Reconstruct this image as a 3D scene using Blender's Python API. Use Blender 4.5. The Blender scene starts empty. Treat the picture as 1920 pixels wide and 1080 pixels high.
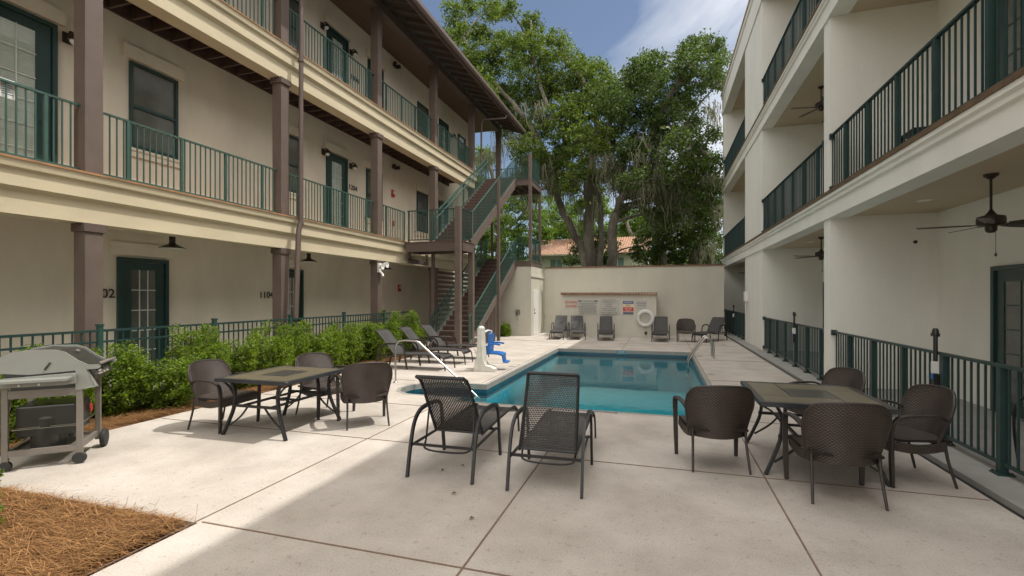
import bpy, math, random
import numpy as np
from mathutils import Vector, Matrix
from mathutils.geometry import tessellate_polygon
random.seed(7); rng = np.random.default_rng(11)
R = math.radians
S = bpy.context.scene
COL = S.collection
# ------------------------------------------------------------------ camera
F_, U0, V0, H = 909., 960., 556., 1.75
PSI = math.atan(279/909.)
cam_d = bpy.data.cameras.new('camera'); cam = bpy.data.objects.new('camera', cam_d); COL.objects.link(cam)
cam.location = (0, 0, H); cam.rotation_euler = (math.pi/2, 0, PSI)
cam_d.sensor_width = 36; cam_d.lens = 36*F_/1920; cam_d.shift_y = (V0-540)/1920
cam_d.clip_start = .05; cam_d.clip_end = 2000
S.camera = cam
# ------------------------------------------------------------------ light
SUN = Vector((.49, .20, 1.0)).normalized()
EL = math.asin(SUN.z); AZ = math.atan2(SUN.x, SUN.y)
sd = bpy.data.lights.new('sun', 'SUN'); sun = bpy.data.objects.new('sun', sd); COL.objects.link(sun)
sd.energy = 2.18; sd.angle = R(.55); sd.color = (1, .955, .88)
sun.rotation_euler = SUN.to_track_quat('Z', 'Y').to_euler()
W = bpy.data.worlds.new('World'); S.world = W; W.use_nodes = True
nt = W.node_tree; nt.nodes.clear(); N = nt.nodes.new; L = nt.links.new
sky = N('ShaderNodeTexSky'); sky.sky_type = 'NISHITA'; sky.sun_disc = False
sky.sun_elevation = EL; sky.sun_rotation = AZ; sky.air_density = 1.0; sky.dust_density = .6; sky.ozone_density = 1.6
tc = N('ShaderNodeTexCoord'); mp = N('ShaderNodeMapping'); mp.vector_type = 'TEXTURE'; mp.inputs['Scale'].default_value = (1.5, 1.0, .42); mp.inputs['Rotation'].default_value = (0, -.62, .2)
mp.inputs['Location'].default_value = (.15, .1, .3)
nz = N('ShaderNodeTexNoise'); nz.inputs['Scale'].default_value = 2.3; nz.inputs['Detail'].default_value = 9; nz.inputs['Roughness'].default_value = .56; nz.inputs['Distortion'].default_value = .7
L(tc.outputs['Generated'], mp.inputs[0]); L(mp.outputs[0], nz.inputs['Vector'])
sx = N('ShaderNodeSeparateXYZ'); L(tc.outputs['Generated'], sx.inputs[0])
gx = N('ShaderNodeMath'); gx.operation = 'MULTIPLY_ADD'; gx.inputs[1].default_value = 1.0; L(sx.outputs[0], gx.inputs[0]); L(nz.outputs[0], gx.inputs[2])
rp = N('ShaderNodeValToRGB'); rp.color_ramp.elements[0].position = .45; rp.color_ramp.elements[1].position = .70
rp.color_ramp.elements[0].color = (.05,)*3+(1,); rp.color_ramp.elements[1].color = (.95,)*3+(1,)
L(gx.outputs[0], rp.inputs[0])
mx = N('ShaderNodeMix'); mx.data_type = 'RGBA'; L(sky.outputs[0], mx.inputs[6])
# unseen bright cloud added overhead and behind camera to fill shade, thin wisps below
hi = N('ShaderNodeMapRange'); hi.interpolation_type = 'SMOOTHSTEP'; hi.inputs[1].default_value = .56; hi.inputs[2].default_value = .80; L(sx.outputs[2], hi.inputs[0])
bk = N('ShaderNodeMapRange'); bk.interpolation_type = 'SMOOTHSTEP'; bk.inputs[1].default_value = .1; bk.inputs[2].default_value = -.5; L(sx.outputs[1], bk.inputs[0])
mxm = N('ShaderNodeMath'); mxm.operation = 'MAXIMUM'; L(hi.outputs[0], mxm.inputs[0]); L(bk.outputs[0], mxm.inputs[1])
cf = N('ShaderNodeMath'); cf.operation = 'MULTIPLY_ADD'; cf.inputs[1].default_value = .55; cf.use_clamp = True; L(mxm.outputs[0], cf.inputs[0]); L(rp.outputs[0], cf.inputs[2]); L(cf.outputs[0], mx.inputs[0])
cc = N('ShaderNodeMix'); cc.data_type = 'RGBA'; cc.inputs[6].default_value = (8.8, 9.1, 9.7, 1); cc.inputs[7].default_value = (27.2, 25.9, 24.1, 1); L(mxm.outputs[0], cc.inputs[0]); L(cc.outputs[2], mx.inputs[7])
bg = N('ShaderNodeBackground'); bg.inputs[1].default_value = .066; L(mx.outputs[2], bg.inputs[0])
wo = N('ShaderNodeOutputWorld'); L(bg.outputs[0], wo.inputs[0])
S.view_settings.view_transform = 'Standard'; S.view_settings.look = 'None'; S.view_settings.gamma = 1
S.view_settings.exposure = .66
try:
    S.cycles.max_bounces = 8; S.cycles.transparent_max_bounces = 24; S.cycles.diffuse_bounces = 4
    S.cycles.use_denoising = True
except Exception: pass
# ------------------------------------------------------------------ measuring helpers
_s, _c = math.sin(PSI), math.cos(PSI)
def _ray(u, v):
    l = (u-U0)/F_; return -_s+_c*l, _c+_s*l, -(v-V0)/F_
def at(u, v, Y):
    r = _ray(u, v); t = Y/r[1]; return Vector((t*r[0], Y, H+t*r[2]))
def Yx(u, X):
    r = _ray(u, V0); return X/r[0]*r[1]
# ------------------------------------------------------------------ materials
def _mat(name):
    m = bpy.data.materials.new(name); m.use_nodes = True; t = m.node_tree
    return m, t, t.nodes['Principled BSDF']
def mat(name, col, rough=.6, var=.12, scale=6., bump=0., bscale=60., metal=0., spec=.5, coord='Object', stretch=(1, 1, 1), col2=None, fine=0.):
    m, t, b = _mat(name); n = t.nodes.new; l = t.links.new
    tc = n('ShaderNodeTexCoord'); mp = n('ShaderNodeMapping'); mp.inputs['Scale'].default_value = stretch
    l(tc.outputs[coord], mp.inputs[0])
    nz = n('ShaderNodeTexNoise'); nz.inputs['Scale'].default_value = scale; nz.inputs['Detail'].default_value = 6; nz.inputs['Roughness'].default_value = .6
    l(mp.outputs[0], nz.inputs['Vector'])
    r = n('ShaderNodeValToRGB'); r.color_ramp.elements[0].position = .3; r.color_ramp.elements[1].position = .7
    c2 = col2 or tuple(min(1, c*(1+var)) for c in col); c1 = tuple(c*(1-var) for c in col)
    r.color_ramp.elements[0].color = (*c1, 1); r.color_ramp.elements[1].color = (*c2, 1)
    l(nz.outputs[0], r.inputs[0]); out = r.outputs[0]
    if fine:
        n2 = n('ShaderNodeTexNoise'); n2.inputs['Scale'].default_value = bscale; n2.inputs['Detail'].default_value = 3; l(mp.outputs[0], n2.inputs['Vector'])
        r2 = n('ShaderNodeMapRange'); r2.inputs[1].default_value = .3; r2.inputs[2].default_value = .7; r2.inputs[3].default_value = 1-fine; r2.inputs[4].default_value = 1+fine
        l(n2.outputs[0], r2.inputs[0])
        hs = n('ShaderNodeHueSaturation'); l(r2.outputs[0], hs.inputs['Value']); l(out, hs.inputs['Color']); out = hs.outputs[0]
    l(out, b.inputs['Base Color'])
    b.inputs['Roughness'].default_value = rough; b.inputs['Metallic'].default_value = metal; b.inputs['Specular IOR Level'].default_value = spec
    if bump:
        nb = n('ShaderNodeTexNoise'); nb.inputs['Scale'].default_value = bscale; nb.inputs['Detail'].default_value = 4; l(mp.outputs[0], nb.inputs['Vector'])
        bp = n('ShaderNodeBump'); bp.inputs['Strength'].default_value = bump; bp.inputs['Distance'].default_value = .01
        l(nb.outputs[0], bp.inputs['Height']); l(bp.outputs[0], b.inputs['Normal'])
    return m
def weave(name, c1, c2, px, py, hole=0., rough=.45, bump=.8, stag=True):
    """woven strands in metres on the UVs: staggered bricks, optional see-through gaps"""
    m, t, b = _mat(name); n = t.nodes.new; l = t.links.new
    tc = n('ShaderNodeTexCoord'); sp = n('ShaderNodeSeparateXYZ'); l(tc.outputs['UV'], sp.inputs[0])
    def M(op, a, bb=None, cc=None):
        q = n('ShaderNodeMath'); q.operation = op
        for i, x in enumerate((a, bb, cc)):
            if x is None: continue
            if isinstance(x, (int, float)): q.inputs[i].default_value = x
            else: l(x, q.inputs[i])
        return q.outputs[0]
    row = M('FLOOR', M('DIVIDE', sp.outputs[1], py))
    off = M('MULTIPLY', M('MODULO', row, 2.), .5 if stag else 0.)
    fx = M('FRACT', M('ADD', M('DIVIDE', sp.outputs[0], px), off)); fy = M('FRACT', M('DIVIDE', sp.outputs[1], py))
    hx = M('SINE', M('MULTIPLY', fx, math.pi)); hy = M('SINE', M('MULTIPLY', fy, math.pi))
    h = M('MULTIPLY', hx, hy)
    nz = n('ShaderNodeTexNoise'); nz.inputs['Scale'].default_value = 9; l(tc.outputs['UV'], nz.inputs['Vector'])
    hv = M('MULTIPLY', h, M('ADD', nz.outputs[0], .5))
    r = n('ShaderNodeMix'); r.data_type = 'RGBA'; r.inputs[6].default_value = (*c1, 1); r.inputs[7].default_value = (*c2, 1); l(hv, r.inputs[0]); l(r.outputs[2], b.inputs['Base Color'])
    b.inputs['Roughness'].default_value = rough
    bp = n('ShaderNodeBump'); bp.inputs['Strength'].default_value = bump; bp.inputs['Distance'].default_value = .004; l(h, bp.inputs['Height']); l(bp.outputs[0], b.inputs['Normal'])
    if hole:
        gap = M('GREATER_THAN', h, hole)      # strands stay where the weave is high, gaps between
        tr = n('ShaderNodeBsdfTransparent'); ms = n('ShaderNodeMixShader'); o = t.nodes['Material Output']
        l(gap, ms.inputs[0]); l(tr.outputs[0], ms.inputs[1]); l(b.outputs[0], ms.inputs[2]); l(ms.outputs[0], o.inputs[0])
    return m
def leafmat(name, c1, c2, trans=.35, rough=.5):
    m, t, b = _mat(name); n = t.nodes.new; l = t.links.new
    g = n('ShaderNodeNewGeometry'); r = n('ShaderNodeValToRGB')
    r.color_ramp.elements[0].color = (*c1, 1); r.color_ramp.elements[1].color = (*c2, 1)
    l(g.outputs['Random Per Island'], r.inputs[0]); l(r.outputs[0], b.inputs['Base Color'])
    b.inputs['Roughness'].default_value = rough; b.inputs['Specular IOR Level'].default_value = .35
    tl = n('ShaderNodeBsdfTranslucent'); hs = n('ShaderNodeHueSaturation'); hs.inputs['Saturation'].default_value = 1.15; hs.inputs['Value'].default_value = 1.5
    l(r.outputs[0], hs.inputs['Color']); l(hs.outputs[0], tl.inputs['Color'])
    ms = n('ShaderNodeMixShader'); ms.inputs[0].default_value = trans; l(b.outputs[0], ms.inputs[1]); l(tl.outputs[0], ms.inputs[2]); l(ms.outputs[0], t.nodes['Material Output'].inputs[0])
    return m
def glass(name, tint=(.94, .96, .95), base=.10):
    m, t, b = _mat(name); n = t.nodes.new; l = t.links.new
    tr = n('ShaderNodeBsdfTransparent'); tr.inputs[0].default_value = (*tint, 1); gl = n('ShaderNodeBsdfGlossy'); gl.inputs['Roughness'].default_value = .03
    fr = n('ShaderNodeLayerWeight'); fr.inputs[0].default_value = .5; pw = n('ShaderNodeMath'); pw.operation = 'POWER'; pw.inputs[1].default_value = 4.; l(fr.outputs['Facing'], pw.inputs[0]); mr = n('ShaderNodeMapRange'); mr.inputs[3].default_value = base; l(pw.outputs[0], mr.inputs[0])
    ms = n('ShaderNodeMixShader'); l(mr.outputs[0], ms.inputs[0]); l(tr.outputs[0], ms.inputs[1]); l(gl.outputs[0], ms.inputs[2]); l(ms.outputs[0], t.nodes['Material Output'].inputs[0])
    return m
K = {}
K['stucco'] = mat('cream stucco', (.735, .665, .545), .9, .085, 1.3, .3, 90, stretch=(1, 1, .45), fine=.03)
K['beam'] = mat('tan stucco band', (.555, .48, .335), .9, .09, 1.6, .35, 90, stretch=(1, .5, 1.2), fine=.03)
K['white_stucco'] = mat('off white stucco', (.79, .775, .705), .9, .055, 1.1, .25, 90, stretch=(1, 1, .4), fine=.025)
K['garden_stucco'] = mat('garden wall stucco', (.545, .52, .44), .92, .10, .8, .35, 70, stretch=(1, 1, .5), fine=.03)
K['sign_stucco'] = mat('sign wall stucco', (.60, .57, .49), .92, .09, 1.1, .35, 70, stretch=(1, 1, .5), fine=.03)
K['brown'] = mat('brown painted steel', (.105, .074, .062), .55, .12, 2.5, .1, 40)
K['brown_light'] = mat('brown painted wood', (.122, .090, .074), .6, .12, 3, .1, 40)
K['ceiling_brown'] = mat('brown boarded ceiling', (.15, .095, .068), .7, .12, 1.5, .5, 12, stretch=(12, .4, 1))
K['dark_wood'] = mat('dark joist wood', (.075, .045, .035), .8, .25, 4, .2, 30)
K['green'] = mat('green painted metal', (.024, .068, .057), .4, .15, 5, .05, 40)
K['green_light'] = mat('weathered green rail', (.040, .092, .076), .45, .15, 5, .05, 40)
K['dark_green'] = mat('dark green painted metal', (.018, .045, .042), .42, .15, 5, .05, 40)
K['door_green'] = mat('dark green door paint', (.018, .048, .043), .35, .1, 3)
K['rust'] = mat('rusty deck edge', (.30, .16, .08), .85, .35, 4, .3, 60)
K['wood_edge'] = mat('timber deck edge', (.13, .08, .04), .8, .3, 5, .3, 40)
K['white_trim'] = mat('white painted trim', (.74, .73, .70), .5, .03, 2)
K['soffit'] = mat('tan soffit boards', (.53, .43, .30), .7, .05, 1.5, .0, 8)
K['deck_grey'] = mat('grey balcony floor', (.30, .29, .27), .8, .12, 3, .2, 60)
K['black'] = mat('black metal', (.018, .018, .018), .4, .1, 5)
K['bronze'] = mat('bronze metal', (.045, .032, .024), .4, .15, 5, metal=.3)
K['steel'] = mat('brushed stainless steel', (.48, .465, .44), .30, .06, 12, metal=1.0)
K['dark_frame'] = mat('charcoal furniture frame', (.016, .016, .017), .42, .15, 9)
K['brown_frame'] = mat('brown furniture frame', (.034, .026, .022), .45, .15, 9)
K['wicker'] = weave('brown wicker', (.007, .005, .004), (.115, .085, .070), .030, .015, rough=.38, bump=1.)
K['openweave'] = weave('dark open weave', (.008, .007, .007), (.060, .050, .046), .026, .019, hole=.21, rough=.4, bump=1.)
K['sling'] = weave('charcoal sling', (.024, .023, .023), (.058, .054, .053), .006, .006, rough=.6, bump=.3)
K['tabletile'] = mat('olive tan tabletop tile', (.125, .108, .070), .33, .15, 8, .08, 60)
K['tabledark'] = mat('dark tabletop tile', (.045, .043, .042), .3, .15, 8)
K['tablerim'] = mat('dark table rim', (.035, .038, .042), .35, .15, 8)
K['coping'] = mat('pool coping', (.30, .285, .26), .8, .1, 4, .3, 80)
K['tile_blue'] = mat('waterline tile', (.014, .085, .125), .2, .25, 20)
K['basin'] = mat('blue pool plaster', (.12, .47, .53), .7, .10, 3)
K['clay'] = mat('clay tile', (.30, .165, .10), .85, .45, 5, .4, 20)
K['claycap'] = mat('brick brown coping', (.20, .105, .065), .85, .35, 7, .4, 25)
K['red'] = mat('red paint', (.45, .03, .02), .5, .1, 5)
K['signpale'] = mat('weathered sign board', (.50, .49, .43), .6, .06, 4)
K['signwhite'] = mat('white sign board', (.72, .72, .70), .5, .04, 4)
K['ink'] = mat('dark blue grey ink', (.06, .06, .10), .6, .1, 9)
K['signblue'] = mat('sign blue', (.09, .10, .24), .5, .1, 9)
K['signgrey'] = mat('sign slate', (.12, .13, .17), .5, .1, 9)
K['signcream'] = mat('sign cream', (.75, .60, .40), .5, .1, 9)
K['signred'] = mat('sign red', (.55, .05, .02), .5, .1, 9)
K['white_plastic'] = mat('white plastic', (.70, .69, .66), .45, .05, 4)
K['dirty_white'] = mat('worn white cover', (.62, .60, .54), .7, .15, 5, .4, 10)
K['blue_plastic'] = mat('bright blue plastic', (.010, .135, .44), .4, .08, 5)
K['grill_grey'] = mat('grey enamel', (.255, .265, .238), .38, .06, 3)
K['grill_leg'] = mat('grey brown cart metal', (.20, .18, .155), .5, .08, 5)
K['grill_dark'] = mat('dark grill enamel', (.035, .035, .032), .3, .2, 6)
K['rubber'] = mat('black rubber', (.03, .03, .03), .7, .2, 10)
K['chrome'] = mat('polished knob', (.55, .55, .53), .2, .05, 10, metal=.9)
K['bark'] = mat('live oak bark', (.085, .070, .055), .95, .35, 1.1, 1., 7, stretch=(1, 1, .35), col2=(.24, .215, .17), fine=.25)
K['moss'] = leafmat('hanging moss', (.10, .105, .065), (.28, .27, .18), .35, .8)
K['leafA'] = leafmat('bright oak leaves', (.024, .058, .010), (.165, .215, .038), .40)
K['leafB'] = leafmat('dark oak leaves', (.018, .045, .010), (.115, .160, .036), .34)
K['leafC'] = leafmat('far tree leaves', (.045, .095, .015), (.19, .27, .05), .42)
K['leafH'] = leafmat('hedge leaves', (.036, .088, .011), (.275, .365, .048), .42)
K['leafR'] = leafmat('dry hedge leaves', (.10, .05, .015), (.30, .13, .04), .3)
K['straw_base'] = mat('pine straw bed', (.16, .075, .028), .95, .4, 14, 1., 50, stretch=(1, 3, 1))
K['straw'] = leafmat('pine straw', (.12, .055, .02), (.46, .25, .10), .1, .8)
K['earth'] = mat('far ground', (.06, .075, .03), .95, .4, .6)
K['blind'] = mat('pale window blind', (.74, .80, .75), .6, .05, 4)
K['curtain'] = mat('grey curtain', (.25, .25, .24), .8, .15, 3, stretch=(30, 30, .5))
K['dark_room'] = mat('dark room glass', (.02, .024, .024), .08, .3, 3, spec=.8)
K['grey_room'] = mat('grey reflecting glass', (.10, .105, .092), .10, .3, 2, spec=.9)
K['glass'] = glass('window glass')
K['bar_white'] = mat('white glazing bar', (.62, .64, .60), .5, .03, 4)
K['cap_brown'] = mat('column cap brown', (.105, .076, .064), .55, .1, 3)
K['lamp_in'] = mat('white lamp reflector', (.75, .74, .70), .4, .03, 4)
K['far_wall'] = mat('pale green far wall', (.42, .44, .32), .9, .08, 1)
K['shutter'] = mat('blue green shutter', (.10, .17, .14), .6, .1, 3)
K['marker'] = mat('blue grey depth tile', (.10, .24, .30), .3, .1, 9)
K['joint'] = mat('joint sealant', (.20, .135, .095), .8, .2, 9)
K['leaf_litter'] = mat('dry leaf', (.12, .07, .035), .8, .3, 30)
K['spring'] = mat('dark socket', (.03, .03, .03), .5)
def deckmat():
    m, t, b = _mat('textured pool deck'); n = t.nodes.new; l = t.links.new
    tc = n('ShaderNodeTexCoord')
    def nz(s, d=5, r=.6):
        q = n('ShaderNodeTexNoise'); q.inputs['Scale'].default_value = s; q.inputs['Detail'].default_value = d; q.inputs['Roughness'].default_value = r; l(tc.outputs['Object'], q.inputs['Vector']); return q.outputs[0]
    a = n('ShaderNodeValToRGB'); a.color_ramp.elements[0].position = .33; a.color_ramp.elements[1].position = .68
    a.color_ramp.elements[0].color = (.405, .36, .315, 1); a.color_ramp.elements[1].color = (.56, .51, .46, 1); l(nz(1.3, 7, .62), a.inputs[0])
    sp = n('ShaderNodeValToRGB'); sp.color_ramp.elements[0].position = .60; sp.color_ramp.elements[1].position = .67
    sp.color_ramp.elements[0].color = (0, 0, 0, 1); sp.color_ramp.elements[1].color = (.55,)*3+(1,); l(nz(17, 3, .75), sp.inputs[0])
    mm = n('ShaderNodeMix'); mm.data_type = 'RGBA'; mm.inputs[7].default_value = (.30, .235, .19, 1); l(sp.outputs[0], mm.inputs[0]); l(a.outputs[0], mm.inputs[6])
    fs = n('ShaderNodeMapRange'); fs.inputs[1].default_value = .3; fs.inputs[2].default_value = .7; fs.inputs[3].default_value = .84; fs.inputs[4].default_value = 1.12; l(nz(75, 3), fs.inputs[0])
    hs = n('ShaderNodeHueSaturation'); l(fs.outputs[0], hs.inputs['Value']); l(mm.outputs[2], hs.inputs['Color']); l(hs.outputs[0], b.inputs['Base Color'])
    b.inputs['Roughness'].default_value = .85; b.inputs['Specular IOR Level'].default_value = .3
    bp = n('ShaderNodeBump'); bp.inputs['Strength'].default_value = .35; bp.inputs['Distance'].default_value = .006; l(nz(38, 4), bp.inputs['Height']); l(bp.outputs[0], b.inputs['Normal'])
    return m
K['deck'] = deckmat()
def watermat():
    m, t, b = _mat('pool water'); n = t.nodes.new; l = t.links.new
    tc = n('ShaderNodeTexCoord'); nz = n('ShaderNodeTexNoise'); nz.inputs['Scale'].default_value = 2.2; nz.inputs['Detail'].default_value = 3; l(tc.outputs['Object'], nz.inputs['Vector'])
    bp = n('ShaderNodeBump'); bp.inputs['Strength'].default_value = .05; bp.inputs['Distance'].default_value = .05; l(nz.outputs[0], bp.inputs['Height'])
    tr = n('ShaderNodeBsdfTransparent'); tr.inputs[0].default_value = (.46, .86, .89, 1)
    gl = n('ShaderNodeBsdfGlossy'); gl.inputs['Roughness'].default_value = .03; l(bp.outputs[0], gl.inputs['Normal'])
    fr = n('ShaderNodeFresnel'); fr.inputs[0].default_value = 1.33; l(bp.outputs[0], fr.inputs['Normal'])
    ms = n('ShaderNodeMixShader'); l(fr.outputs[0], ms.inputs[0]); l(tr.outputs[0], ms.inputs[1]); l(gl.outputs[0], ms.inputs[2]); l(ms.outputs[0], t.nodes['Material Output'].inputs[0])
    return m
K['water'] = watermat()
# ------------------------------------------------------------------ mesh builder
class MB:
    def __init__(s): s.v = []; s.f = []; s.uv = {}; s.mi = {}
    def quadbox(s, c):                       # 8 corners: bottom 4 ccw, top 4 ccw
        b = len(s.v); s.v += [tuple(p) for p in c]
        s.f += [tuple(b+i for i in q) for q in ((3, 2, 1, 0), (4, 5, 6, 7), (0, 1, 5, 4), (1, 2, 6, 5), (2, 3, 7, 6), (3, 0, 4, 7))]; return s
    def box(s, x0, x1, y0, y1, z0, z1):
        return s.quadbox([(x0, y0, z0), (x1, y0, z0), (x1, y1, z0), (x0, y1, z0), (x0, y0, z1), (x1, y0, z1), (x1, y1, z1), (x0, y1, z1)])
    def bar(s, p, q, w, h, up=(0, 0, 1)):
        return s.sweep([p, q], w, h, up)
    def sweep(s, pts, w, h, up=(0, 0, 1)):   # rectangle w across, h along up
        P = [Vector(p) for p in pts]; n = len(P); b = len(s.v); up0 = Vector(up)
        ww = w if isinstance(w, (list, tuple)) else [w]*n; hh = h if isinstance(h, (list, tuple)) else [h]*n
        for i, p in enumerate(P):
            d = (P[min(i+1, n-1)]-P[max(i-1, 0)]).normalized(); sd = d.cross(up0)
            if sd.length < 1e-3: sd = Vector((1, 0, 0)) if abs(d.x) < .9 else Vector((0, 1, 0))
            sd.normalize(); u = sd.cross(d).normalized()
            for a, c in ((-1, -1), (1, -1), (1, 1), (-1, 1)): s.v.append(tuple(p+sd*a*ww[i]/2+u*c*hh[i]/2))
        for i in range(n-1):
            for k in range(4):
                a = b+4*i+k; c = b+4*i+(k+1) % 4; s.f.append((a, c, c+4, a+4))
        s.f.append((b+3, b+2, b+1, b)); e = b+4*(n-1); s.f.append((e, e+1, e+2, e+3)); return s
    def tube(s, pts, r, n=8, caps=True):
        P = [Vector(p) for p in pts]; m = len(P); b = len(s.v); rr = r if isinstance(r, (list, tuple)) else [r]*m
        d0 = (P[1]-P[0]).normalized(); x = d0.orthogonal().normalized()
        for i, p in enumerate(P):
            d = (P[min(i+1, m-1)]-P[max(i-1, 0)]).normalized(); x = (x-d*x.dot(d)).normalized(); y = d.cross(x)
            for k in range(n):
                a = 2*math.pi*k/n; s.v.append(tuple(p+(x*math.cos(a)+y*math.sin(a))*rr[i]))
        for i in range(m-1):
            for k in range(n): s.f.append((b+i*n+k, b+i*n+(k+1) % n, b+(i+1)*n+(k+1) % n, b+(i+1)*n+k))
        if caps: s.f.append(tuple(b+k for k in reversed(range(n)))); s.f.append(tuple(b+(m-1)*n+k for k in range(n)))
        return s
    def lathe(s, prof, c=(0, 0, 0), axis='z', n=20):
        b = len(s.v); m = len(prof)
        for r, h in prof:
            for k in range(n):
                a = 2*math.pi*k/n; x, y = r*math.cos(a), r*math.sin(a)
                p = (x, y, h) if axis == 'z' else ((h, x, y) if axis == 'x' else (y, h, x))
                s.v.append((p[0]+c[0], p[1]+c[1], p[2]+c[2]))
        for i in range(m-1):
            for k in range(n): s.f.append((b+i*n+k, b+i*n+(k+1) % n, b+(i+1)*n+(k+1) % n, b+(i+1)*n+k))
        if prof[0][0] > 1e-4: s.f.append(tuple(b+k for k in reversed(range(n))))
        if prof[-1][0] > 1e-4: s.f.append(tuple(b+(m-1)*n+k for k in range(n)))
        return s
    def prism(s, poly, h0, h1, plane='xy'):
        def p3(p, h): return (p[0], p[1], h) if plane == 'xy' else ((h, p[0], p[1]) if plane == 'yz' else (p[0], h, p[1]))
        b = len(s.v); n = len(poly); s.v += [p3(p, h0) for p in poly]+[p3(p, h1) for p in poly]
        tri = tessellate_polygon([[Vector((p[0], p[1], 0)) for p in poly]])
        for t in tri: s.f.append(tuple(b+i for i in t)); s.f.append(tuple(b+n+i for i in reversed(t)))
        for i in range(n): j = (i+1) % n; s.f.append((b+i, b+j, b+n+j, b+n+i))
        return s
    def grid(s, fn, nu, nv, su=1., sv=1., thick=0.):
        """fn(i/nu, j/nv)->point; UV in metres (su, sv); thick gives a second skin"""
        P = [[Vector(fn(i/nu, j/nv)) for j in range(nv+1)] for i in range(nu+1)]
        def skin(off, flip):
            b = len(s.v)
            for i in range(nu+1):
                for j in range(nv+1):
                    p = P[i][j]
                    if off:
                        du = P[min(i+1, nu)][j]-P[max(i-1, 0)][j]; dv = P[i][min(j+1, nv)]-P[i][max(j-1, 0)]; nn = du.cross(dv)
                        if nn.length > 1e-9: p = p+nn.normalized()*off
                    s.v.append(tuple(p))
            for i in range(nu):
                for j in range(nv):
                    a = b+i*(nv+1)+j; q = (a, a+nv+1, a+nv+2, a+1); uv = [(i, j), (i+1, j), (i+1, j+1), (i, j+1)]
                    if flip: q = q[::-1]; uv = uv[::-1]
                    s.uv[len(s.f)] = [(x/nu*su, y/nv*sv) for x, y in uv]; s.f.append(q)
            return b
        b0 = skin(thick/2, False)
        if thick:
            b1 = skin(-thick/2, True); w = nv+1
            ring = [(i, 0) for i in range(nu)]+[(nu, j) for j in range(nv)]+[(i, nv) for i in range(nu, 0, -1)]+[(0, j) for j in range(nv, 0, -1)]
            for k in range(len(ring)):
                (i, j), (i2, j2) = ring[k], ring[(k+1) % len(ring)]; a, c = i*w+j, i2*w+j2
                s.f.append((b0+a, b0+c, b1+c, b1+a)[::-1])
        return s
    def setmat(s, start, idx):
        for i in range(start, len(s.f)): s.mi[i] = idx
        return s
    def build(s, name, m, parent=None, smooth=False, bevel=0., world=False):
        me = bpy.data.meshes.new(name); v = s.v
        if world and parent is not None: o = parent['_o'] if '_o' in parent else parent.location; v = [(a-o[0], b-o[1], c-o[2]) for a, b, c in v]
        me.from_pydata(v, [], s.f)
        ms = m if isinstance(m, (list, tuple)) else [m]
        for x in ms: me.materials.append(K[x] if isinstance(x, str) else x)
        if s.uv:
            ul = me.uv_layers.new(name='UVMap')
            for fi, uvs in s.uv.items():
                p = me.polygons[fi]
                for k, li in enumerate(p.loop_indices): ul.data[li].uv = uvs[k]
        for fi, x in s.mi.items(): me.polygons[fi].material_index = x
        ob = bpy.data.objects.new(name, me); COL.objects.link(ob)
        if parent is not None: ob.parent = parent
        if smooth:
            me.polygons.foreach_set('use_smooth', [True]*len(me.polygons)); me.set_sharp_from_angle(angle=R(40))
        if bevel:
            md = ob.modifiers.new('bevel', 'BEVEL'); md.width = bevel; md.segments = 2; md.limit_method = 'ANGLE'; md.angle_limit = R(50)
        return ob
def tag(o, label=None, cat=None, group=None, kind=None):
    if label: o['label'] = label
    if cat: o['category'] = cat
    if group: o['group'] = group
    if kind: o['kind'] = kind
    return o
def thing(name, loc=(0, 0, 0), rz=0., label=None, cat=None, group=None):
    o = bpy.data.objects.new(name, None); COL.objects.link(o); o.location = loc; o.rotation_euler = (0, 0, rz); o.empty_display_size = .1
    return tag(o, label, cat, group)
def copy_tree(o, parent=None):
    c = o.copy(); COL.objects.link(c)
    if parent is not None: c.parent = parent
    for ch in list(o.children): copy_tree(ch, c)
    return c
def place(o, loc, rz, label, group=None):
    o.location = loc; o.rotation_euler = (0, 0, rz); o['label'] = label
    if group: o['group'] = group
    return o
def dupmesh(o, loc, parent=None):
    c = o.copy(); COL.objects.link(c); c.location = loc
    if parent is not None: c.parent = parent
    return c
def text(body, size, loc, rot, m, parent=None, name='lettering', depth=.004, align='CENTER', squash=1., space=1.):
    cu = bpy.data.curves.new(name, 'FONT'); cu.body = body; cu.size = size; cu.extrude = depth; cu.align_x = align; cu.align_y = 'CENTER'; cu.space_line = space; cu.resolution_u = 3
    tmp = bpy.data.objects.new('tmp_text', cu); COL.objects.link(tmp)
    me = bpy.data.meshes.new_from_object(tmp); bpy.data.objects.remove(tmp); bpy.data.curves.remove(cu)
    me.name = name; me.materials.clear(); me.materials.append(K[m])
    o = bpy.data.objects.new(name, me); COL.objects.link(o)
    o.rotation_euler = rot; o.location = loc; o.scale = (squash, 1, 1)
    if parent is not None: o.parent = parent; o.location = Vector(loc)-parent.location
    return o
def arc(c, r, a0, a1, n, plane='xz', k=0.):
    out = []
    for i in range(n+1):
        a = R(a0+(a1-a0)*i/n); x, y = c[0]+r*math.cos(a), c[1]+r*math.sin(a)
        out.append((x, k, y) if plane == 'xz' else ((k, x, y) if plane == 'yz' else (x, y, k)))
    return out
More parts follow.
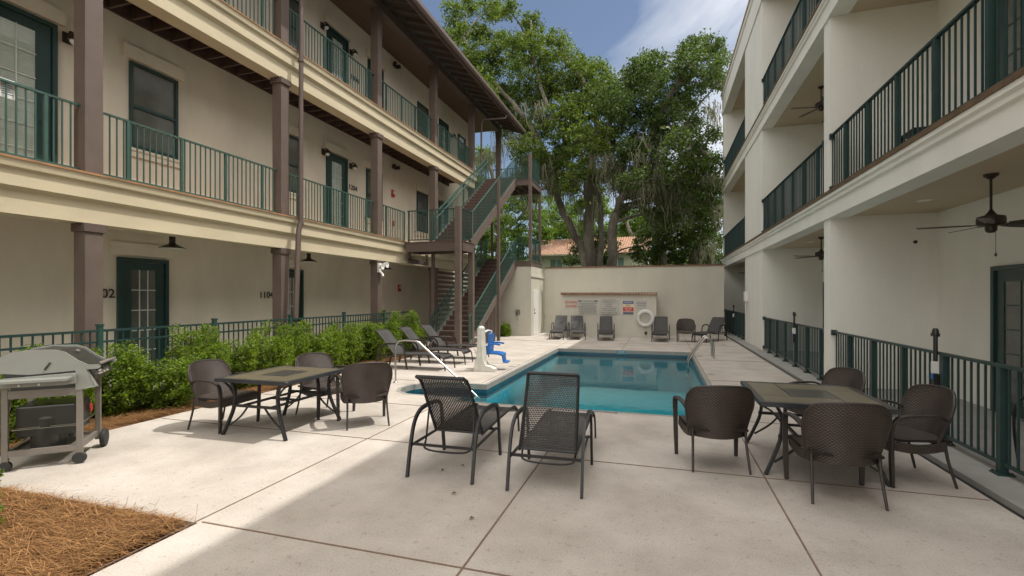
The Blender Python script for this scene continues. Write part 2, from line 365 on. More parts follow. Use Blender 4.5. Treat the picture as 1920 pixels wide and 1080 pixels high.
# ================================================================== SETTING
def atX(u, v, X):
    r = _ray(u, v); t = X/r[0]; return Vector((X, t*r[1], H+t*r[2]))
POOL = (-3.3, .88, 7.5, 16.1)
ALC = [(-3.3, 9.05), (-4.30, 9.02), (-4.55, 8.85), (-4.72, 8.55), (-4.74, 8.25), (-4.62, 7.98), (-4.35, 7.8), (-3.3, 7.78)]
hole = [(-3.3, 7.5), (.88, 7.5), (.88, 16.1), (-3.3, 16.1)]+ALC
def holed(outer, inner, z0, z1):
    m = MB(); pts = outer+inner; n = len(pts)
    m.v = [(x, y, z1) for x, y in pts]+[(x, y, z0) for x, y in pts]
    for t in tessellate_polygon([[Vector((*p, 0)) for p in outer], [Vector((*p, 0)) for p in inner]]):
        a, b, c = [Vector((*pts[i], 0)) for i in t]
        t = t if (b-a).cross(c-a).z > 0 else t[::-1]
        m.f.append(tuple(t)); m.f.append(tuple(n+i for i in reversed(t)))
    for ring, o in ((outer, 0), (inner, len(outer))):
        k = len(ring)
        for i in range(k): j = (i+1) % k; m.f.append((o+i, o+j, n+o+j, n+o+i))
    return m
def offs(ring, d):           # crude outward offset of the (clockwise) pool outline
    out = []; n = len(ring); cx = -1.6; 
    for i, p in enumerate(ring):
        a = Vector(ring[i-1]); b = Vector(p); c = Vector(ring[(i+1) % n]); e1 = (b-a).normalized(); e2 = (c-b).normalized()
        n1 = Vector((e1.y, -e1.x)); n2 = Vector((e2.y, -e2.x)); q = (n1+n2); q = q/max(.3, q.dot(n1)) ; out.append((b.x+q.x*d, b.y+q.y*d))
    return out
cop = offs(hole, .07)
outer = [(-16, -9), (2.72, -9), (2.72, 27.3), (-16, 27.3)]
outer = [(-3.42, -9), (2.72, -9), (2.72, 27.3), (-8.4, 27.3), (-8.4, 14.6), (-6.9, 14.6), (-6.9, 2.87), (-3.42, 2.87)]
deck = holed(outer, cop, -.10, 0).build('pool_deck', 'deck'); tag(deck, kind='structure')
cp = holed(cop, hole, -.10, .003).build('pool_coping', 'coping'); tag(cp, kind='structure')
j = MB(); w = .007
for X, a, b in ((-3.45, -8, 7.4), (-1.22, -8, 7.4), (.96, -8, 27), (-1.22, 16.2, 21.5), (-3.45, 16.2, 21.5), (-3.45, 9.2, 16.1)): j.box(X-w, X+w, a, b, .0005, .004)
for Y, a, b in ((2.89, -3.40, 2.7), (5.18, -6.85, 2.7), (7.0, -6.85, -3.47), (9.06, -6.85, -4.9), (7.44, .98, 2.7), (12.0, -6.85, -3.47), (18.6, -6.2, 2.7), (.2, -3.4, 2.7), (10.9, .98, 2.7), (14.3, .98, 2.7)): j.box(a, b, Y-w, Y+w, .0012, .0045)
j = j.build('joint', 'joint', deck)
# basin below
b = MB(); zb = -1.25; n = len(hole)
for i in range(n):
    p, q = hole[i], hole[(i+1) % n]; k = len(b.v)
    b.v += [(p[0], p[1], -.10), (q[0], q[1], -.10), (q[0], q[1], -.27), (p[0], p[1], -.27), (p[0], p[1], zb), (q[0], q[1], zb)]
    b.f.append((k, k+1, k+2, k+3)); b.mi[len(b.f)-1] = 1; b.f.append((k+3, k+2, k+5, k+4))
k = len(b.v); b.v += [(x, y, zb) for x, y in hole]
for t in tessellate_polygon([[Vector((*p, 0)) for p in hole]]): b.f.append(tuple(k+i for i in t))
# bench ledge and steps under water
b.box(-4.4, -3.35, 7.82, 9.0, zb, -.62); b.box(-4.3, -3.9, 7.85, 8.98, zb+.01, -.36)
basin = b.build('pool_basin', ['basin', 'tile_blue']); tag(basin, kind='structure')
wm = MB(); wm.v = [(x, y, -.165) for x, y in hole]
for t in tessellate_polygon([[Vector((*p, 0)) for p in hole]]):
    a_, b_, c_ = [Vector((*hole[i], 0)) for i in t]; wm.f.append(tuple(t if (b_-a_).cross(c_-a_).z > 0 else t[::-1]))
water = wm.build('pool_water', 'water'); tag(water, kind='structure')
# ground sheet (with the pool area left out), straw bed base, patio strips
g = holed([(-400, -400), (400, -400), (400, 600), (-400, 600)], [(-3.9+9, 5), (-3.9+9-10.5, 5), (-5.4, 17.5), (5.1, 17.5)][::-1], -.6, -.105).build('ground', 'earth'); tag(g, kind='structure')
bed = MB().grid(lambda a, c: (-8.15+4.72*a, -4+6.86*c, -.02+.035*math.sin(a*31)*math.sin(c*27)+.015*math.sin(a*90+c*70)), 60, 80, thick=.0)
bed.grid(lambda a, c: (-8.15+1.24*a, 2.86+11.9*c, -.01+.03*math.sin(a*9)*math.sin(c*57)+.012*math.sin(a*30+c*170)), 14, 120, thick=.0)
bed = bed.build('mulch_bed', 'straw_base', smooth=True); tag(bed, kind='structure')
tag(MB().box(-10, -8.16, -9, 24, -.1, .02).build('patio_walkway', 'deck_grey'), kind='structure')
tag(MB().box(2.79, 5.0, -9, 27.3, -.1, .035).build('patio_slab', 'deck_grey'), kind='structure')
tag(MB().box(2.72, 2.79, -9, 27.3, -.1, -.02).build('drain_gap', 'black'), kind='structure')
# ================================================================== LEFT BUILDING
def rail_mb(X, y0, y1, zb, zt, posts, r=.011, step=.108, tr=.022, post=.045, axis='y', ends=True):
    m = MB()
    def P(a, z): return (X, a, z) if axis == 'y' else (a, X, z)
    def bx(a0, a1, h, z0, z1):
        if axis == 'y': m.box(X-h, X+h, a0, a1, z0, z1)
        else: m.box(a0, a1, X-h, X+h, z0, z1)
    bx(y0, y1, tr, zt-.03, zt); bx(y0, y1, .016, zb+.06, zb+.09)
    ps = sorted(posts)
    for p in ps: bx(p-post/2, p+post/2, post/2, zb, zt-.03)
    y = y0+step*.6
    while y < y1-.03:
        if all(abs(y-p) > .045 for p in ps): bx(y-r*.8, y+r*.8, r*.8, zb+.09, zt-.03)
        y += step
    return m
XL = -8.4; XW = -9.8; Z2, Z3 = 3.62, 7.58
LB = thing('apartment_building', (-9.8, 5.0, 0), 0, 'cream three storey block with brown columns and green balcony railings left of the pool', 'building')
MB().box(-16, -9.8, -6, 24, 0, 11.0).build('wall', 'stucco', LB, world=True)
def door(parent, X, sg, y0, y1, z0, z1, glassm='grey_room', rows=5, cols=3, blind=False, gy=None, gz=None, bars='bar_white', leaf='door_green', name='door'):
    """panelled glazed door on a wall at X facing sg*X"""
    def b(m, a0, a1, c0, c1, p0, p1): m.box(min(X+sg*p0, X+sg*p1), max(X+sg*p0, X+sg*p1), a0, a1, c0, c1)
    fr = .07; m = MB(); b(m, y0, y0+fr, z0, z1, -.02, .06); b(m, y1-fr, y1, z0, z1, -.02, .06); b(m, y0+fr, y1-fr, z1-fr, z1, -.02, .059)
    gy = gy or .17; gz0, gz1 = z0+(gz or .28), z1-fr-.16; a0, a1 = y0+fr+.01, y1-fr-.01
    b(m, a0, a0+gy, z0+.02, z1-fr-.01, -.01, .03); b(m, a1-gy, a1, z0+.02, z1-fr-.01, -.01, .03)
    b(m, a0+gy, a1-gy, gz1, z1-fr-.01, -.01, .029); b(m, a0+gy, a1-gy, z0+.02, gz0, -.01, .029)
    D = m.build(name, leaf, parent, world=True)
    g = MB(); b(g, a0+gy-.005, a1-gy+.005, gz0-.005, gz1+.005, .010, .016)
    MBb = g.build('pane', 'glass' if blind else glassm, D); fixw(MBb, parent)
    if blind:
        s = MB(); z = gz0+.01
        while z < gz1-.01: b(s, a0+gy, a1-gy, z, z+.030, .0015, .0045); z += .042
        fixw(s.build('blind', 'blind', D), parent)
    q = MB()
    for i in range(1, cols): c = a0+gy+(a1-a0-2*gy)*i/cols; b(q, c-.009, c+.009, gz0, gz1, .017, .026)
    for i in range(1, rows): c = gz0+(gz1-gz0)*i/rows; b(q, a0+gy, a1-gy, c-.009, c+.009, .0165, .0255)
    fixw(q.build('glazing_bars', bars, D), parent)
    h = MB(); ya = a1-.07 if sg > 0 else a0+.07; zz = z0+1.0
    h.lathe([(0, 0), (.028, 0), (.028, .012), (.012, .02), (.012, .05), (0, .05)], (X+sg*.03 if sg > 0 else X-.08, ya, zz), 'x', 10); h.bar((X+sg*.075, ya, zz), (X+sg*.075, ya+(-.11 if sg > 0 else .11), zz), .018, .018)
    fixw(h.build('handle', 'bronze', D), parent); return D
def fixw(o, parent):
    L_ = parent.location
    me = o.data; n = len(me.vertices); co = np.empty(n*3, 'f'); me.vertices.foreach_get('co', co); co = co.reshape(-1, 3)-np.array(L_, 'f'); me.vertices.foreach_set('co', co.ravel()); me.update()
def window(parent, X, sg, y0, y1, z0, z1, glassm='grey_room', rows=2):
    def b(m, a0, a1, c0, c1, p0, p1): m.box(min(X+sg*p0, X+sg*p1), max(X+sg*p0, X+sg*p1), a0, a1, c0, c1)
    m = MB(); f = .06; zm = (z0+z1)/2-.02
    b(m, y0, y0+f, z0, z1, -.02, .05); b(m, y1-f, y1, z0, z1, -.02, .05); b(m, y0+f, y1-f, z1-f, z1, -.02, .049); b(m, y0+f, y1-f, z0, z0+f, -.02, .049); b(m, y0+f, y1-f, zm-.03, zm+.03, -.02, .044)
    D = m.build('window', 'door_green', parent, world=True)
    g = MB(); b(g, y0+f-.005, y1-f+.005, z0+f-.005, z1-f+.005, .008, .012); fixw(g.build('pane', glassm, D), parent)
    s = MB(); b(s, y0-.10, y1+.10, z0-.17, z0-.005, -.02, .035); b(s, y0-.10, y1+.10, z0-.06, z0-.006, -.02, .055); fixw(s.build('sill', 'stucco', D), parent)
    return D
def lintel(y0, y1, z): MB().box(-9.81, -9.715, y0-.11, y1+.11, z+.04, z+.28).build('lintel', 'stucco', LB, world=True)
G1 = [(6.54, 7.52, 2.5, 'D'), (10.62, 11.48, 2.5, 'D'), (2.2, 3.2, 2.5, 'D')]
for y0, y1, zt, k in G1: door(LB, XW, 1, y0, y1, .02, zt, 'grey_room'); lintel(y0, y1, zt)
door(LB, XW, 1, 3.75, 5.58, Z2, 6.33, blind=True, rows=6, cols=5, gz=.12, gy=.20); lintel(3.75, 5.58, 6.33)
window(LB, XW, 1, 6.76, 7.73, 4.64, 6.3); lintel(6.76, 7.73, 6.3)
window(LB, XW, 1, 10.5, 11.4, 4.64, 6.2); lintel(10.5, 11.4, 6.2)
door(LB, XW, 1, 12.51, 13.53, Z2, 6.2, blind=True, rows=5, cols=3); lintel(12.51, 13.53, 6.2)
window(LB, XW, 1, 14.62, 15.6, 4.5, 6.2); lintel(14.62, 15.6, 6.2)
window(LB, XW, 1, 18.27, 19.25, 4.5, 6.18); lintel(18.27, 19.25, 6.18)
door(LB, XW, 1, 20.37, 21.35, Z2, 6.17, 'grey_room'); lintel(20.37, 21.35, 6.17)
window(LB, XW, 1, 10.45, 11.41, 8.5, 10.05); lintel(10.45, 11.41, 10.05)
door(LB, XW, 1, 12.54, 13.57, Z3, 10.08, blind=True); lintel(12.54, 13.57, 10.08)
window(LB, XW, 1, 14.71, 15.68, 8.5, 10.06); lintel(14.71, 15.68, 10.06)
window(LB, XW, 1, 18.32, 19.3, 8.42, 9.97)
door(LB, XW, 1, 20.42, 21.39, Z3, 9.98, 'grey_room'); window(LB, XW, 1, 22.58, 23.55, 8.4, 9.98)
window(LB, XW, 1, 3.0, 4.2, 8.4, 10.05); door(LB, XW, 1, 6.6, 7.6, Z3, 10.05)
for z, nm in ((Z2, 'floor_beam'), (Z3, 'floor_beam')):
    pr = [(-8.78, z-.74), (-8.42, z-.74), (-8.42, z-.42), (-8.34, z-.37), (-8.34, z-.145), (-8.29, z-.12), (-8.27, z-.02), (-8.78, z-.02)]
    MB().prism(pr, -6, 21.45, 'xz').build(nm, 'beam', LB, world=True)
    MB().box(-9.8, -8.255, -6, 21.46, z-.019, z+.012).build('deck_edge', 'rust', LB, world=True)
    MB().box(-9.79, -8.785, -6, 21.44, z-.10, z-.02).build('decking', 'dark_wood', LB, world=True)
MB().box(-9.79, -8.785, -6, 21.44, 3.02, 3.06).build('ceiling', 'stucco', LB, world=True)
MB().box(-9.795, -9.745, -6, 21.44, 7.06, 7.47).build('ledger', 'dark_wood', LB, world=True)
jo = MB().box(-9.74, -8.79, -.022, .022, 7.08, 7.47); J0 = None; y = 3.55
i = 0
while y < 21.3:
    if J0 is None: J0 = jo.build('joist', 'brown', LB, world=False); J0.location = (9.8, y-5, 0)
    else: dupmesh(J0, (9.8, y-5, 0))
    y += .405
# columns
cg = MB().box(-8.655, -8.405, -.125, .125, 0, 2.88)
cgm = cg.build('column', 'brown_light', LB); cgm.location = (9.8, 1.29-5, 0)
cap = MB().box(-8.68, -8.38, -.15, .15, 2.75, 2.875)
capm = cap.build('column_capital', 'cap_brown', cgm)
c2 = MB().box(-8.655, -8.405, -.125, .125, Z2+.012, 6.84).build('column', 'brown_light', LB); c2.location = (9.8, 1.29-5, 0)
cap2 = MB().box(-8.69, -8.37, -.16, .16, 6.71, 6.835).build('column_capital', 'cap_brown', c2)
c3 = MB().box(-8.655, -8.405, -.125, .125, Z3+.012, 10.76).build('column', 'brown_light', LB); c3.location = (9.8, 1.29-5, 0)
CY = [5.29+4*k for k in range(5)]
for Y in CY:
    for c in (cgm, c2, c3):
        n_ = c.copy(); COL.objects.link(n_); n_.location = (9.8, Y-5, 0)
        for q in c.children: q2 = q.copy(); COL.objects.link(q2); q2.parent = n_
MB().box(-8.655, -8.405, 25.13, 25.38, 6.9, 10.76).build('column', 'brown_light', LB, world=True)
MB().box(-8.66, -8.40, -6, 25.4, 10.76, 11.02).build('eave_beam', 'brown_light', LB, world=True)
MB().box(-9.80, -8.665, -6, 25.4, 10.93, 10.98).build('ceiling', 'ceiling_brown', LB, world=True)
MB().box(-15, -9.80, 24.0, 25.4, 10.93, 10.98).build('ceiling', 'ceiling_brown', LB, world=True)
ra = MB().prism([(-8.39, 11.02), (-7.26, 10.62), (-7.26, 10.76), (-8.39, 11.17)], -.03, .03, 'xz').build('rafter', 'brown_light', LB); ra.location = (9.8, -5+1.0, 0)
y = 1.6
while y < 25.4: dupmesh(ra, (9.8, y-5, 0)); y += .61
rf = MB().prism([(-7.2, 10.80), (-14, 13.28), (-20, 11.0), (-20, 11.1), (-14, 13.40), (-7.2, 10.90)], -6, 25.6, 'xz').build('roof', 'brown', LB, world=True)
gt = MB().prism([(-7.24, 10.86), (-7.24, 10.66), (-7.13, 10.66), (-7.08, 10.74), (-7.08, 10.86), (-7.10, 10.86), (-7.10, 10.75), (-7.14, 10.68), (-7.22, 10.68), (-7.22, 10.86)], -6, 25.65, 'xz'); g_ = gt.build('gutter', 'brown', rf); fixw(g_, LB)
fa = MB().box(-7.27, -7.245, -6, 25.62, 10.60, 10.80).build('fascia', 'brown_light', rf); fixw(fa, LB)
# railings, one per bay and floor
posts_all = [4.67, 5.87, 6.84, 7.81, 8.76, 9.85, 10.90, 11.84, 12.78, 13.85, 14.95]
for z, yend in ((Z2, 15.05), (Z3, 21.1)):
    for k in range(-1, 4):
        a = 5.42+4*k; c = 9.16+4*k
        a = max(a, -2); 
        if a > yend: continue
        c = min(c, yend)
        ps = [a+.45+i*.955 for i in range(5) if a+.45+i*.955 < c-.1]
        if c == 15.05: ps = [13.85, 15.02]
        rail_mb(-8.53, a, c, z+.01, z+1.08, ps).build('railing', 'green_light', LB, world=True)
# downspouts
m = MB().tube([(-7.2, 9.62, 10.66), (-7.5, 9.6, 10.5), (-8.15, 9.55, 10.2), (-8.17, 9.55, 9.9), (-8.17, 9.53, 3.5)], .055, 10); m.tube([(-8.17, 9.53, 3.52), (-8.17, 9.46, 3.3), (-8.17, 9.3, .05)], .062, 10)
for z in (3.48, 7.35, 9.3): m.lathe([(.07, -.03), (.07, .03)], (-8.17, 9.53, z), 'z', 12)
m.build('downspout', 'brown', LB, smooth=True, world=True)
MB().tube([(-7.2, 22.6, 10.66), (-7.25, 22.5, 10.45), (-8.1, 21.75, 10.2), (-8.17, 21.65, 10.0), (-8.17, 21.6, 3.5)], .045, 8).build('downspout', 'brown', LB, smooth=True, world=True)
for s_, y_, z_ in (('1102', 6.27, 1.8), ('1104', 10.16, 1.78), ('1204', 13.86, 5.36), ('1304', 13.95, 9.02)):
    text(s_, .24, (-9.785, y_, z_), (R(90), 0, R(90)), 'black', LB, 'house_number', .006)
sc = MB()
for k in range(14): sc.sweep([(-8.55, 17.5, .25+k*.19), (-8.55, 21.0, .25+k*.19)], .02, .12)
sc.box(-8.58, -8.52, 17.46, 17.56, 0, 2.88).box(-8.58, -8.52, 20.95, 21.05, 0, 2.88)
sc.build('louvre_screen', 'brown_light', LB, world=True)
# ================================================================== lamps and fittings on the left building
def pendant():
    t = thing('pendant_lamp'); t.scale = (.92, .92, 1.25); MB().lathe([(0, 0), (.055, 0), (.06, -.02), (.055, -.10), (.075, -.125), (.13, -.145), (.235, -.185), (.24, -.195), (.230, -.194), (.12, -.158), (0, -.15)], n=24).tube([(0, 0, 0), (0, 0, .16)], .02).build('lamp_shade', 'bronze', t, smooth=True)
    MB().lathe([(.229, -.1955), (.12, -.160), (.06, -.154), (0, -.153)], n=24).build('reflector', 'lamp_in', t, smooth=True); return t
P0 = pendant(); gp = 'pendant lamps under the ground floor balcony'
place(P0, (-9.1, 7.09, 2.93), 0, 'dark barn style lamp shade above the lintel of the full door by the grill', gp)
place(copy_tree(P0), (-9.1, 10.92, 2.93), 0, 'dark barn style lamp shade just right of the brown downspout', gp)
place(copy_tree(P0), (-9.1, 14.78, 2.93), 0, 'dark barn style lamp shade right of the white floodlight column', gp)
def sconce():
    t = thing('wall_lamp'); MB().box(0, .03, -.07, .07, -.09, .09).build('back_plate', 'bronze', t, bevel=.005)
    MB().tube([(.02, 0, .03), (.10, 0, .10), (.17, 0, .06)], .018, 8).lathe([(.03, .05), (.075, .0), (.085, -.06), (.08, -.06)], (.17, 0, .0), 'z', 14).build('lamp_shade', 'bronze', t, smooth=True)
    MB().lathe([(0, -.02), (.05, -.04), (.055, -.09), (.03, -.13), (0, -.14)], (.17, 0, 0), 'z', 14).build('globe', 'lamp_in', t, smooth=True); return t
s0 = sconce(); gs = 'wall lamps on the left building'
p = atX(125, 72, -9.78); place(s0, p, 0, 'bronze wall lamp right of the wide blinds door at top left', gs)
for y_, z_, l_ in ((12.36, 6.13, 'bronze wall lamp left of the middle floor door beside number 1204'), (13.72, 6.05, 'bronze wall lamp right of the middle floor door beside number 1204'), (12.31, 9.92, 'bronze wall lamp left of the first top floor door'), (13.74, 9.80, 'bronze wall lamp right of the first top floor door'), (21.75, 9.6, 'bronze wall lamp beside the farthest top floor door')):
    place(copy_tree(s0), (-9.78, y_, z_), 0, l_, gs)
def emlight():
    t = thing('emergency_light'); MB().box(0, .07, -.13, .13, -.07, .07).build('housing', 'bronze', t, bevel=.01)
    for s_ in (-1, 1): MB().lathe([(0, 0), (.07, 0), (.075, .08), (0, .06)], (.07, s_*.15, .02), 'x', 14).build('lamp_head', 'bronze', t, smooth=True)
    return t
e0 = emlight(); place(e0, (-9.79, 16.45, 6.70), 0, 'twin head bronze emergency light on the middle floor wall above the red alarm', 'emergency lights')
place(copy_tree(e0), (-9.79, 16.5, 10.62), 0, 'twin head bronze emergency light up under the top floor ceiling', 'emergency lights')
def alarm():
    t = thing('fire_alarm'); MB().box(0, .05, -.09, .09, -.13, .13).build('housing', 'red', t, bevel=.008); MB().box(.05, .07, -.05, .05, -.02, .08).build('strobe', 'white_plastic', t, bevel=.005); return t
a0 = alarm(); place(a0, (-9.79, 16.36, 5.68), 0, 'red fire alarm box on the middle floor wall', 'fire alarms')
place(copy_tree(a0), (-9.79, 16.83, 2.08), 0, 'red fire alarm box on the shaded ground floor wall', 'fire alarms')
p_ = thing('alarm_pull_station', (-9.79, 16.4, 4.55), 0, 'small dark red alarm pull box seen through the middle floor railing', 'alarm box'); MB().box(0, .04, -.06, .06, -.09, .09).build('housing', 'red', p_, bevel=.006); MB().box(.04, .055, -.04, .04, -.02, .01).build('handle', 'white_plastic', p_)
fl = thing('floodlight', (-8.30, 13.2, 2.62), 0, 'white twin floodlight and camera bracket at the top of a ground floor column', 'floodlight')
MB().box(-.09, -.02, -.08, .08, -.12, .16).build('bracket', 'white_plastic', fl, bevel=.01)
for dy, dz in ((-.13, .05), (.13, .12)): MB().lathe([(0, 0), (.05, .0), (.095, .14), (.09, .14), (0, .10)], (0, dy, dz), 'x', 14).build('lamp_head', 'white_plastic', fl, smooth=True)
MB().tube([(-.03, 0, -.1), (.06, -.03, -.17), (.10, -.05, -.25)], .035, 8).build('camera', 'white_plastic', fl, smooth=True)
nt_ = thing('paper_notice', atX(13, 166, -8.565), 0, 'pale paper notice taped behind the top left balcony railing', 'notice'); MB().box(-.002, 0, -.085, .085, -.13, .13).build('sheet', 'signwhite', nt_)
nm_ = MB()
for k in range(6): nm_.box(.0005, .0015, -.06, .03+.02*(k % 3), .07-.03*k, .08-.03*k)
nm_.build('print', 'ink', nt_)
# ================================================================== green fence behind the hedge
gf = thing('metal_fence', (-8.1, 5, 0), 0, 'dark green metal picket fence running behind the hedge along the left building', 'fence')
ya, yb = Yx(187, -8.1), Yx(402, -8.1); st = (yb-ya)/2 if yb-ya > 3 else (yb-ya); fps = [ya+st*k for k in range(-3, 9) if ya+st*k < 14.9]
m = MB(); m.box(-8.12, -8.08, -3, 14.9, 1.215, 1.25).box(-8.115, -8.085, -3, 14.9, 1.05, 1.08).box(-8.115, -8.085, -3, 14.9, .12, .15); y = -2.9
while y < 14.9: m.box(-8.109, -8.091, y, y+.018, .05, 1.215); y += .115
m.build('pickets', 'dark_green', gf, world=True)
pm = MB().box(-.032, .032, -.032, .032, 0, 1.31).box(-.04, .04, -.04, .04, 1.31, 1.335).build('fence_post', 'green', gf); pm.location = (0, fps[0]-5, 0)
for y in fps[1:]: dupmesh(pm, (0, y-5, 0))
# ================================================================== STAIRS
ST = thing('outdoor_staircase', (-6.9, 15, 0), 0, 'brown steel outdoor staircase with green picket railings climbing beside the left building', 'staircase')
xa, xb = -7.62, -6.2
def flight(y0, z0, y1, z1, n):
    sl = (z1-z0)/(y1-y0)
    for x in (xa, xb):
        MB().prism([(y0-.12, z0+.10), (y0-.12, z0-.16 if z0 > 1 else 0), (y0+.12, z0-.16 if z0 > 1 else 0), (y1, z1-.30), (y1, z1+.06)], x-.035, x+.035, 'yz').build('stringer', 'brown_light', ST, world=True)
    run = (y1-y0)/n; rise = (z1-z0)/n
    t0 = None
    for k in range(n):
        y, z = y0+k*run, z0+(k+1)*rise
        if t0 is None:
            tm = MB().box(xa+.036, xb-.036, 0, run+.03, -.045, 0); i0 = len(tm.f); tm.box(xa+.037, xb-.037, run-.005, run+.012, .001, rise-.046); tm.setmat(i0, 1)
            t0 = tm.build('tread', ['brown', 'dark_wood'], ST); t0.location = (6.9, y-15, z)
        else: dupmesh(t0, (6.9, y-15, z))
    for x in (xa, xb):
        m = MB(); top = 1.05
        def zz(y): return z0+sl*(y-y0)
        m.sweep([(x, y0, zz(y0)+top), (x, y1, zz(y1)+top)], .045, .035); m.sweep([(x, y0+.05, zz(y0+.05)+.17), (x, y1, zz(y1)+.17)], .03, .03)
        y = y0+.1
        while y < y1: m.box(x-.009, x+.009, y-.009, y+.009, zz(y)+.16, zz(y)+top-.01); y += .115
        for y in (y0, (y0+y1)/2, y1): m.box(x-.022, x+.022, y-.022, y+.022, zz(y), zz(y)+top)
        m.build('railing', 'green_light', ST, world=True)
    h = MB().tube([(xa+.09, y0-.1, z0+.92), (xa+.09, y0, z0+.92), (xa+.09, y1, z1+.92), (xa+.09, y1+.15, z1+.92)], .02, 8)
    for f in (.1, .5, .9): y = y0+f*(y1-y0); h.tube([(xa+.09, y, zz(y)+.90), (xa+.01, y, zz(y)+.86)], .009, 6)
    h.build('handrail', 'green_light', ST, smooth=True, world=True)
flight(15.27, 0, 20.8, 3.33, 19); flight(15.5, 3.58, 20.8, 6.98, 20)
def landing(x0, x1, y0, y1, z, dp=.30):
    m = MB().box(x0, x1, y0, y0+.06, z-dp, z-.03).box(x0, x1, y1-.06, y1, z-dp, z-.03).box(x0, x0+.06, y0+.06, y1-.06, z-dp, z-.03).box(x1-.06, x1, y0+.06, y1-.06, z-dp, z-.03).box(x0-.02, x1+.02, y0-.02, y1+.02, z-.03, z)
    x = x0+.35
    while x < x1-.15: m.box(x-.02, x+.02, y0+.06, y1-.06, z-.2, z-.031); x += .4
    return m.build('landing', 'brown', ST, world=True)
landing(-8.25, -6.16, 14.62, 15.62, 3.58, .33); landing(-8.1, -5.5, 20.8, 22.8, 3.33, .23); landing(-8.1, -5.5, 20.8, 22.8, 6.98, .26)
def post(x, y, z0, z1, w=.085, m='brown_light', nm='post'): return MB().box(x-w, x+w, y-w, y+w, z0, z1).build(nm, m, ST, world=True)
post(-6.25, 14.45, 0, 4.66, .09); post(-6.24, 15.56, 0, 3.26, .085); post(-6.22, 15.56, 3.55, 4.68, .035); post(-6.13, 18.15, 0, 6.35, .055)
post(-5.55, 20.845, 3.095, 8.08, .062); post(-5.57, 22.72, 3.1, 6.9, .055); post(-8.0, 22.72, 0, 6.9, .055); post(-7.72, 18.15, 0, 5.2, .05); post(-7.72, 15.62, 0, 4.66, .05)
for z in (3.33, 6.98):
    rail_mb(-5.56, 20.95, 22.6, z, z+1.07, [21.8]).build('railing', 'green', ST, world=True)
    rail_mb(22.74, -8.0, -5.72, z, z+1.07, [-7.2, -6.4], axis='x').build('railing', 'green', ST, world=True)
    rail_mb(20.84, -6.12, -5.64, z, z+1.07, [], axis='x').build('railing', 'green', ST, world=True)
    cr = MB().tube(arc((-5.72, 22.58), .16, 0, 90, 6, 'xy', z+1.05), .022, 6).tube(arc((-5.72, 22.58), .16, 0, 90, 6, 'xy', z+.08), .014, 6)
    cr.build('rail_corner', 'green', ST, world=True)
rail_mb(14.66, -8.2, -6.36, 3.58, 4.65, [-8.15, -7.3], axis='x').build('railing', 'green', ST, world=True)
rail_mb(-6.2, 14.56, 15.5, 3.58, 4.65, []).build('railing', 'green', ST, world=True)
sk = MB(); y = 16.45
while y < 18.05: sk.box(-6.225, -6.185, y, y+.05, 0, max(.1, (y-15.27)*.602-.22)); y += .16
sk.build('skirt_slats', 'brown_light', ST, world=True)
br = MB()
br.box(-8.33, -8.25, 14.9, 14.98, 3.0, 3.3).box(-8.33, -8.25, 14.9, 16.3, 2.90, 3.06).box(-8.33, -8.25, 16.22, 16.3, 3.06, 3.3); br.build('wall_bracket', 'brown', ST, world=True)
# ================================================================== storage block, garden wall, sign wall
SB = thing('storage_block', (-5.5, 20.8, 0), 0, 'cream stucco storage block with a white door under the stair landing', 'storage block')
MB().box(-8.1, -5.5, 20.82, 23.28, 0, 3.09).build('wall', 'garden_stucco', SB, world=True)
MB().box(-5.51, -5.46, 20.80, 23.29, 2.62, 2.70).build('ledge', 'garden_stucco', SB, world=True)
d_ = MB().box(-5.515, -5.47, 21.15, 22.05, .02, 2.05).build('door', 'white_trim', SB, world=True); h_ = MB().lathe([(0, 0), (.03, 0), (.03, .05), (0, .06)], (-5.47, 21.27, 1.0), 'x', 10).box(-5.47, -5.455, 21.24, 21.30, 1.12, 1.2); fixw(h_.build('handle', 'bronze', d_), SB)
MB().tube([(-5.45, 22.7, .9), (-5.45, 22.7, 2.0)], .02, 6).build('conduit', 'grill_leg', SB, world=True)
fc = thing('wall_faucet', at(971, 590, 20.80), 0, 'small metal faucet and hose box low on the storage block wall', 'faucet')
MB().box(-.10, .10, -.02, .02, -.05, .22).build('back_plate', 'grill_leg', fc, bevel=.01); MB().tube([(0, -.02, .1), (0, -.12, .1), (0, -.14, .0)], .025, 8).lathe([(.05, -.01), (.05, .01)], (0, -.10, .16), 'z', 10).build('tap', 'steel', fc, smooth=True); MB().tube([(.05, -.03, 0), (.09, -.06, -.2), (.02, -.06, -.42), (-.02, -.05, -.3)], .018, 6).build('hose', 'dirty_white', fc, smooth=True)
GW = thing('garden_wall', (-1.4, 23.3, 0), 0, 'tall cream stucco garden wall with a brick brown coping closing the pool court', 'wall')
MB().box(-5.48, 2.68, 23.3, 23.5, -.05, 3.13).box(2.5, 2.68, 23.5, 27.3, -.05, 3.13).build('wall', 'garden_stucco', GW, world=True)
c_ = MB(); x = -5.46
while x < 2.68: c_.box(x, x+.195, 23.26, 23.54, 3.13, 3.19+.008*math.sin(x*7)); x += .2
c_.build('coping', 'claycap', GW, world=True)
SW = thing('sign_wall', (-2.2, 21.6, 0), 0, 'low stucco wall with a scalloped clay tile edge carrying the pool signs', 'wall')
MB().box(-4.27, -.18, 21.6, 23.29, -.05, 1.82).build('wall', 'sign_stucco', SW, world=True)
c_ = MB(); x = -4.32
while x < -.18: c_.prism([(x+.0, 1.82), (x+.11, 1.82), (x+.10, 1.88), (x+.055, 1.905), (x+.01, 1.88)], 21.50, 21.75, 'xz'); x += .12
c_.box(-4.33, -.12, 21.49, 21.85, 1.905, 1.93); c_.build('tile_edge', 'clay', SW, world=True)
YS = 21.585
